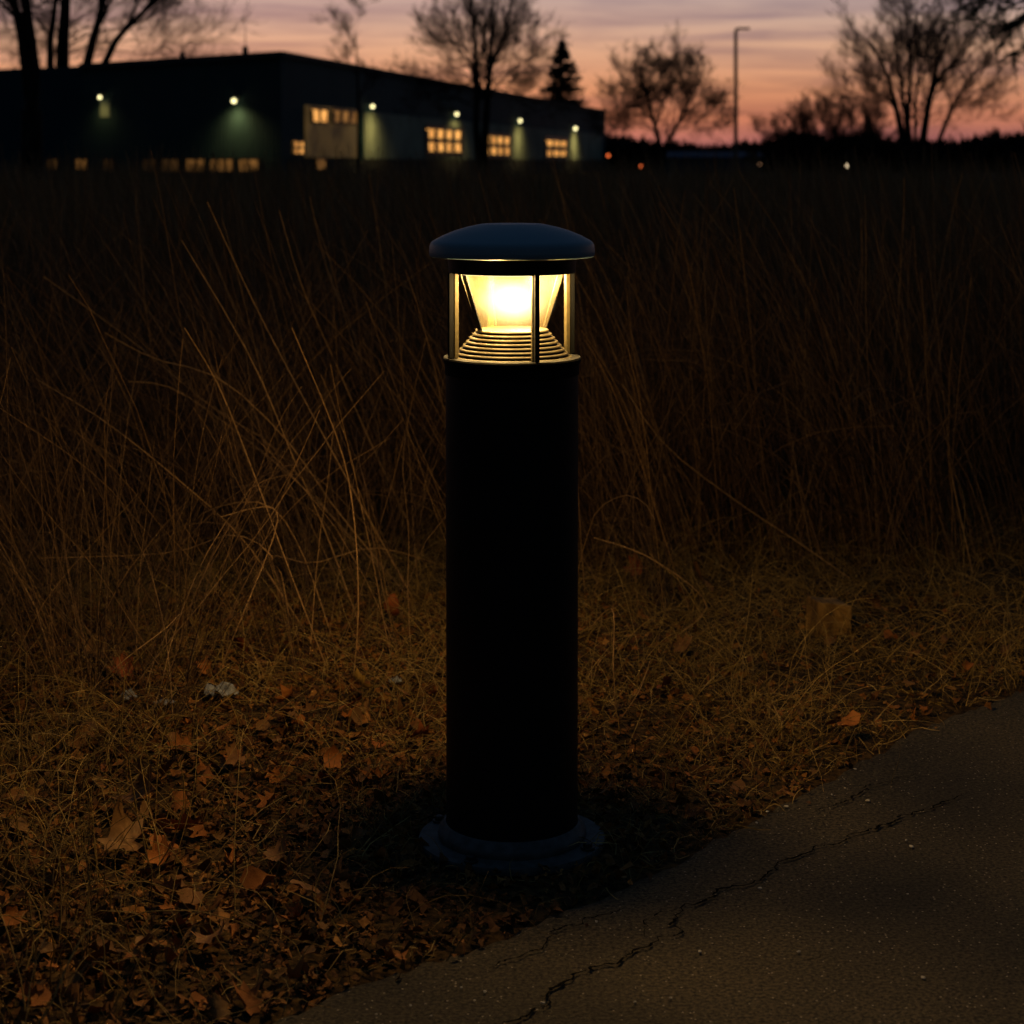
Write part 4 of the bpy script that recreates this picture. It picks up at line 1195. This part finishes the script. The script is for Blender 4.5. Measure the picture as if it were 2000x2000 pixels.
# T5: rounded tree right of the hall
D = 150.0; T = Tree(6); b0 = dp(1290, 345, D); b0.z = 0
for st, r0 in (([b0, dp(1287, 280, D), dp(1275, 230, D), dp(1262, 180, D), dp(1250, 130, D)], 0.27),
               ([b0, dp(1300, 290, D), dp(1325, 240, D), dp(1352, 190, D), dp(1375, 140, D)], 0.23),
               ([dp(1280, 250, D), dp(1300, 190, D), dp(1315, 140, D)], 0.12)):
    T.stem(st, r0, 0.045, 4, 1.3, kids=(3, 4), ang=0.55, rmin=0.02)
fan(T, [(1287, 280), (1284, 262), (1278, 240), (1306, 280), (1320, 255), (1335, 225)], D, 1300, 222, 120, 116, 34, 0.045, 5, 1.5, 0.5, kids=(3, 4), ang=0.6, rmin=0.009)
T.build('bare_tree', b0, 'round-crowned bare tree just right of the hall end')
# T8: vase shaped tree at the right
D = 58.0; T = Tree(8); b0 = dp(1790, 385, D); b0.z = 0
for st, r0 in (([b0, dp(1762, 270, D), dp(1748, 200, D), dp(1724, 125, D), dp(1690, 75, D)], 0.13),
               ([b0, dp(1772, 270, D), dp(1766, 200, D), dp(1755, 130, D), dp(1742, 50, D)], 0.08),
               ([b0, dp(1788, 270, D), dp(1788, 200, D), dp(1796, 130, D), dp(1790, 20, D)], 0.07),
               ([b0, dp(1803, 270, D), dp(1818, 180, D), dp(1832, 120, D), dp(1856, 60, D)], 0.15),
               ([dp(1822, 170, D), dp(1845, 140, D), dp(1870, 118, D)], 0.07),
               ([b0, dp(1832, 280, D), dp(1858, 215, D), dp(1885, 165, D), dp(1920, 120, D)], 0.09),
               ([b0, dp(1775, 240, D), dp(1778, 150, D), dp(1772, 60, D), dp(1765, -10, D)], 0.07)):
    T.stem(st, r0, 0.025, 4, 0.8, kids=(3, 5), ang=0.42, rmin=0.0065)
fan(T, [(1760, 262), (1770, 240), (1790, 250), (1806, 240), (1812, 205)], D, 1795, 190, 138, 185, 34, 0.016, 5, 0.8, 0.5, kids=(3, 4), ang=0.5, rmin=0.0035)
T.build('bare_tree', b0, 'vase-shaped bare tree with many fanned stems at the right of the field')
# shrubs on the right horizon
for i, (x, y, D, wd, lab) in enumerate((
        (1625, 190, 135, 150, 'broad bare thicket dome on the horizon right of the street lamp'),
        (1530, 255, 150, 70, 'low bare bush between street lamp and thicket dome'),
        (1715, 262, 130, 70, 'low bare bush at the left foot of the vase-shaped tree'))):
    T = Tree(30 + i); b0 = dp(x, 345, D); b0.z = 0
    H = (HOR - y) / F * D + EYE; Wm = wd / F * D
    for k in range(46 if i == 0 else 20):
        a_ = T.r.uniform(0, 2 * PI); sp_ = T.r.uniform(0.0, 1.0) ** 0.7
        tip = b0 + G((math.cos(a_) * Wm * sp_, math.sin(a_) * Wm * 0.5 * sp_, H * (0.84 - 0.46 * sp_ ** 2) * T.r.uniform(0.85, 1.05)))
        bb = b0 + G(((tip.x - b0.x) * 0.55, (tip.y - b0.y) * 0.5, 0))
        mid_ = bb.lerp(tip, 0.5) + G((T.r.gauss(0, .2), 0, 0.2))
        T.stem([bb, mid_, tip], 0.03, 0.012, 4, H * 0.17, kids=(4, 5), ang=0.5, rmin=0.007)
    T.build('bare_thicket', b0, lab, 'bush')

# conifer behind the hall
D = 232.0; b0 = dp(1098, 330, D); b0.z = 0
con = empty('conifer_tree', tuple(b0)); tag(con, 'pointed dark conifer rising behind the right part of the hall roof', 'tree')
H = (HOR - 78) / F * D + EYE
mb = MB(); mb.tube([(0, 0, 0), (0, 0, H * 0.6), (0.1, 0, H)], [0.3, 0.16, 0.03], 10); mb.build('trunk', M['bark'], con, True)
rc = random.Random(17); Pv = []; Pr = []
for k in range(210):
    t = rc.random() ** 0.85; z = H * (0.32 + 0.67 * t)
    Lb = (1 - t) ** 0.85 * 4.1 * rc.uniform(0.6, 1.12) + 0.2
    a_ = rc.uniform(0, 2 * PI); u = Vector((math.cos(a_), math.sin(a_), 0))
    pts = [Vector((0, 0, z)) + u * (Lb * f) + Vector((0, 0, -0.22 * Lb * f + 0.16 * Lb * f * f * 1.3)) for f in (0, .25, .5, .75, 1)]
    Pv.append([tuple(p) for p in pts]); Pr.append([0.05, 0.04, 0.03, 0.02, 0.01])
    for j in range(int(6 + Lb * 7)):
        f = rc.uniform(0.15, 1.0); i = min(int(f * 4), 3); q = pts[i].lerp(pts[i + 1], f * 4 - i)
        v = Vector((rc.gauss(0, .5), rc.gauss(0, .5), rc.gauss(-0.2, .3))) + u * 0.4
        v = v.normalized() * rc.uniform(0.25, 0.6)
        Pv.append([tuple(q + v * s_) for s_ in (0, .25, .5, .75, 1)]); Pr.append([0.07, 0.09, 0.08, 0.06, 0.02])
V, Fa = tubes(np.array(Pv), np.array(Pr), 4); link('crown', np_mesh('crown', V, Fa), M['needle'], con)

# near overhanging evergreen at the top right, its trunk outside the frame
D = 24.0; b0 = Vector((8.3, D, 0))
T = Tree(40)
T.trunk.append(([b0, b0 + G((0.05, 0, 1.2)), b0 + G((0, 0.1, 2.4)), b0 + G((-0.1, 0, 3.6)), b0 + G((0, 0, 5.4)), b0 + G((0, 0, 7.0))], [0.22, 0.19, 0.17, 0.14, 0.09, 0.04]))
ever = T.build('evergreen_tree', b0, 'dark drooping evergreen reaching into the top right corner', 'tree')
ro = random.Random(8); Pv = []; Pr = []; Lv = []; Lr = []
lims = [((8.2, D, 3.3), (1875, 18, D - 0.5)), ((8.2, D, 3.6), (1830, -20, D)), ((8.2, D, 2.9), (1935, 75, D + .5)), ((8.2, D, 3.1), (1905, 50, D - 1)), ((8.2, D, 2.8), (1975, 112, D)),
        ((8.2, D, 4.0), (1860, -50, D + 1)), ((8.2, D, 3.4), (1920, 10, D + 1)), ((8.2, D, 3.0), (1960, 60, D - 1.2)), ((8.2, D, 4.4), (2050, -160, D + 1)), ((8.2, D, 3.8), (10.4, D + 0.4, 4.6)),
        ((8.2, D, 3.4), (9.9, D - 0.8, 3.4)), ((8.2, D, 4.6), (9.2, D - 1.2, 5.6)), ((8.2, D, 2.9), (8.0, D - 2.0, 2.7))]
for a_, b_ in lims:
    p0 = Vector(a_); p1 = dp(*b_) if b_[0] > 100 else Vector(b_)
    pts = [p0.lerp(p1, f) + Vector((0, 0, 0.35 * math.sin(PI * f))) for f in np.linspace(0, 1, 6)]
    Pv.append([tuple(p - b0) for p in pts]); Pr.append(list(np.linspace(0.055, 0.012, 6)))
    for k in range(60):
        f = ro.uniform(0.2, 1.0); i = min(int(f * 5), 4); q = pts[i].lerp(pts[i + 1], f * 5 - i)
        v = Vector((ro.gauss(-0.3, .5), ro.gauss(0, .5), ro.gauss(-0.12, .35))).normalized() * ro.uniform(0.2, 0.5)
        tw = [q + v * s_ + Vector((0, 0, -0.18 * s_ * s_ * v.length * 2)) for s_ in np.linspace(0, 1, 6)]
        Pv.append([tuple(p - b0) for p in tw]); Pr.append(list(np.linspace(0.008, 0.003, 6)))
        for j in range(22):
            qq = tw[ro.randint(1, 5)]; vv = Vector((ro.gauss(0, 1), ro.gauss(0, 1), ro.gauss(-0.5, .8))).normalized() * ro.uniform(0.05, 0.12)
            Lv.append([tuple(qq - b0 + vv * s_) for s_ in np.linspace(0, 1, 4)]); Lr.append([0.002, 0.0045, 0.0045, 0.001])
V1 = tubes(np.array(Pv), np.array(Pr), 4); V2 = ribbons(np.array(Lv), np.array(Lr))
link('crown', np_mesh('crown', *merge([V1, V2])), M['needle'], ever)

# ------------------------------------------------------------------ far treeline, shed, lamps
def treeline(x0, x1, D0, D1, hfun, nn, label, size):
    xs_ = RNG.uniform(x0, x1, nn); Ds = RNG.uniform(D0, D1, nn)
    H = hfun(xs_)
    X_ = (xs_ - CX) / F * Ds
    Z_ = RNG.random(nn) ** 0.8 * H * RNG.uniform(0.75, 1.08, nn)
    cen = np.stack([X_, Ds, Z_], -1)
    A = RNG.normal(size=(nn, 3)); A /= np.linalg.norm(A, axis=1, keepdims=True)
    A[:, 2] = np.abs(A[:, 2]) + 0.4
    up = cen + A * size * RNG.uniform(0.5, 1.4, (nn, 1))
    P = np.stack([cen, (cen + up) / 2 + RNG.normal(0, size * .1, (nn, 3)), up], 1)
    W_ = np.full((nn, 3), size * 0.16) * np.array([1, 0.9, 0.2]) * RNG.uniform(0.5, 1.5, (nn, 1))
    # low solid bank inside the brush
    bx = np.linspace(x0, x1, 160); hb = hfun(bx) * 0.42 * (1 + 0.15 * RNG.normal(size=160))
    Xb = (bx - CX) / F * (D0 + D1) / 2; Yb = np.full(160, (D0 + D1) / 2)
    rows = []
    for dy, hz in ((-6, 0.0), (-3, 0.75), (0, 1.0), (3, 0.75), (6, 0.0)):
        rows.append(np.stack([Xb, Yb + dy, hb * hz - 0.05], -1))
    Vb = np.stack(rows, 1).reshape(-1, 3)
    a = (np.arange(159)[:, None] * 5 + np.arange(4)[None, :]).ravel()
    Fb = np.stack([a, a + 5, a + 6, a + 1], -1)
    V, Fa = merge([ribbons(P, W_), (Vb, Fb)])
    o = link('treeline', np_mesh('treeline', V, Fa), M['brush']); tag(o, label, 'treeline', kind='stuff')


def hR(x):
    base = np.interp(x, [1150, 1250, 1330, 1400, 1450, 1500, 1600, 1700, 1760, 1850, 1900, 1950, 2050, 2400],
                     [284, 287, 299, 302, 297, 290, 280, 284, 294, 292, 288, 276, 272, 268])
    return ((HOR - base) / F * 205 + EYE) * (1 + 0.13 * np.sin(x * 0.09) * np.sin(x * 0.037 + 1) + 0.08 * np.sin(x * 0.23 + 2) * np.sin(x * 0.031))


treeline(1120, 2400, 195, 215, hR, 42000, 'dark uneven far treeline along the right horizon', 0.9)
treeline(-700, 420, 235, 260, lambda x: 3.0 + 0 * x, 5000, 'dark far treeline hidden mostly behind the hall on the left', 0.9)

p0 = dp(1310, 330, 172)
shed = empty('distant_shed', (p0.x, p0.y, 0)); tag(shed, 'low blue-grey distant shed on the horizon between round tree and street lamp', 'shed')
wS = 178 / F * 172; M['shed'] = mat_cladding('shed_blue', (0.035, 0.06, 0.10), (0.05, 0.08, 0.13))
mb = MB(); mb.box((wS / 2, 4, 0.75), (wS, 8, 1.5)); mb.build('wall', M['shed'], shed)
bm_ = MB()
vs = [bm_.bm.verts.new(c) for c in ((-.3, -.3, 1.45), (wS + .3, -.3, 1.45), (wS + .3, 8.3, 1.45), (-.3, 8.3, 1.45), (-.3, 4, 2.0), (wS + .3, 4, 2.0))]
for q in ((0, 1, 5, 4), (2, 3, 4, 5), (0, 4, 3), (1, 2, 5), (0, 3, 2, 1)): bm_.bm.faces.new([vs[i] for i in q])
bm_.build('roof', M['shed'], shed)

# street lamp
D = 112.0; b0 = dp(1437, 345, D); b0.z = 0; px = D / F
sl_ = empty('street_lamp', tuple(b0)); tag(sl_, 'tall unlit street lamp with short right-pointing arm against the sunset', 'street lamp')
zt = EYE + (HOR - 56) * px
mb = MB(); mb.tube([(0, 0, 0), (0, 0, zt * 0.5), (0.0, 0, zt - 0.15), (0.06, 0, zt - 0.03), (0.2, 0, zt)], [0.13, 0.115, 0.10, 0.09, 0.08], 12)
mb.build('pole', M['pole'], sl_, True)
mb = MB(); mb.box((0.50, 0, zt), (0.62, 0.26, 0.13), bevel=0.03); mb.build('lamp_head', M['pole'], sl_)
lathe('base_plate', [(0, 0), (0.24, 0), (0.24, 0.04), (0.17, 0.3), (0.13, 0.32)], M['pole'], sl_, seg=20)


def far_lamp(x, y, D, mt, r_, lab):
    p = dp(x, y, D)
    rt = empty('distant_lamp', (p.x, p.y, 0)); tag(rt, lab, 'lamp', 'distant lamps on the horizon')
    MB().tube([(0, 0, 0), (0, 0, p.z - r_ * 0.8)], [0.05, 0.035], 8).build('pole', M['metal_dark'], rt)
    lathe('shade', [(r_ * 0.9, p.z + r_ * 0.95), (r_ * 0.5, p.z + r_ * 1.35), (0, p.z + r_ * 1.45)], M['metal_dark'], rt, seg=16)
    bm = bmesh.new(); bmesh.ops.create_uvsphere(bm, u_segments=16, v_segments=10, radius=r_); bmesh.ops.translate(bm, verts=bm.verts, vec=(0, 0, p.z))
    me = bpy.data.meshes.new('globe'); bm.to_mesh(me); bm.free(); link('globe', me, M[mt], rt)


far_lamp(1188, 304, 150, 'far_orange', 0.12, 'small orange lamp right beside the far corner of the hall')
far_lamp(1252, 325, 110, 'far_orange', 0.085, 'small orange lamp at the foot of the round-crowned tree')
far_lamp(1484, 321, 110, 'far_dim', 0.07, 'very dim lamp just right of the street lamp')
far_lamp(1654, 324, 100, 'far_white', 0.07, 'bright pale lamp low under the thicket dome')

# ------------------------------------------------------------------ camera
cam = bpy.data.cameras.new('camera'); cam.sensor_width = 36; cam.lens = 36 * F / 2000
cam.shift_y = -(1000 - HOR) / 2000; cam.clip_end = 5000; cam.clip_start = 0.05
cam.dof.use_dof = True; cam.dof.focus_distance = 3.25; cam.dof.aperture_fstop = 7.0
co = bpy.data.objects.new('camera', cam); COL.objects.link(co)
co.location = (0, 0, EYE); co.rotation_euler = (math.radians(90), 0, 0)
scene.camera = co

scene.view_settings.view_transform = 'Standard'; scene.view_settings.look = 'None'
scene.view_settings.exposure = 0; scene.view_settings.gamma = 1
scene.cycles.use_denoising = True
scene.cycles.max_bounces = 4; scene.cycles.transparent_max_bounces = 24
scene.cycles.volume_step_rate = 0.5
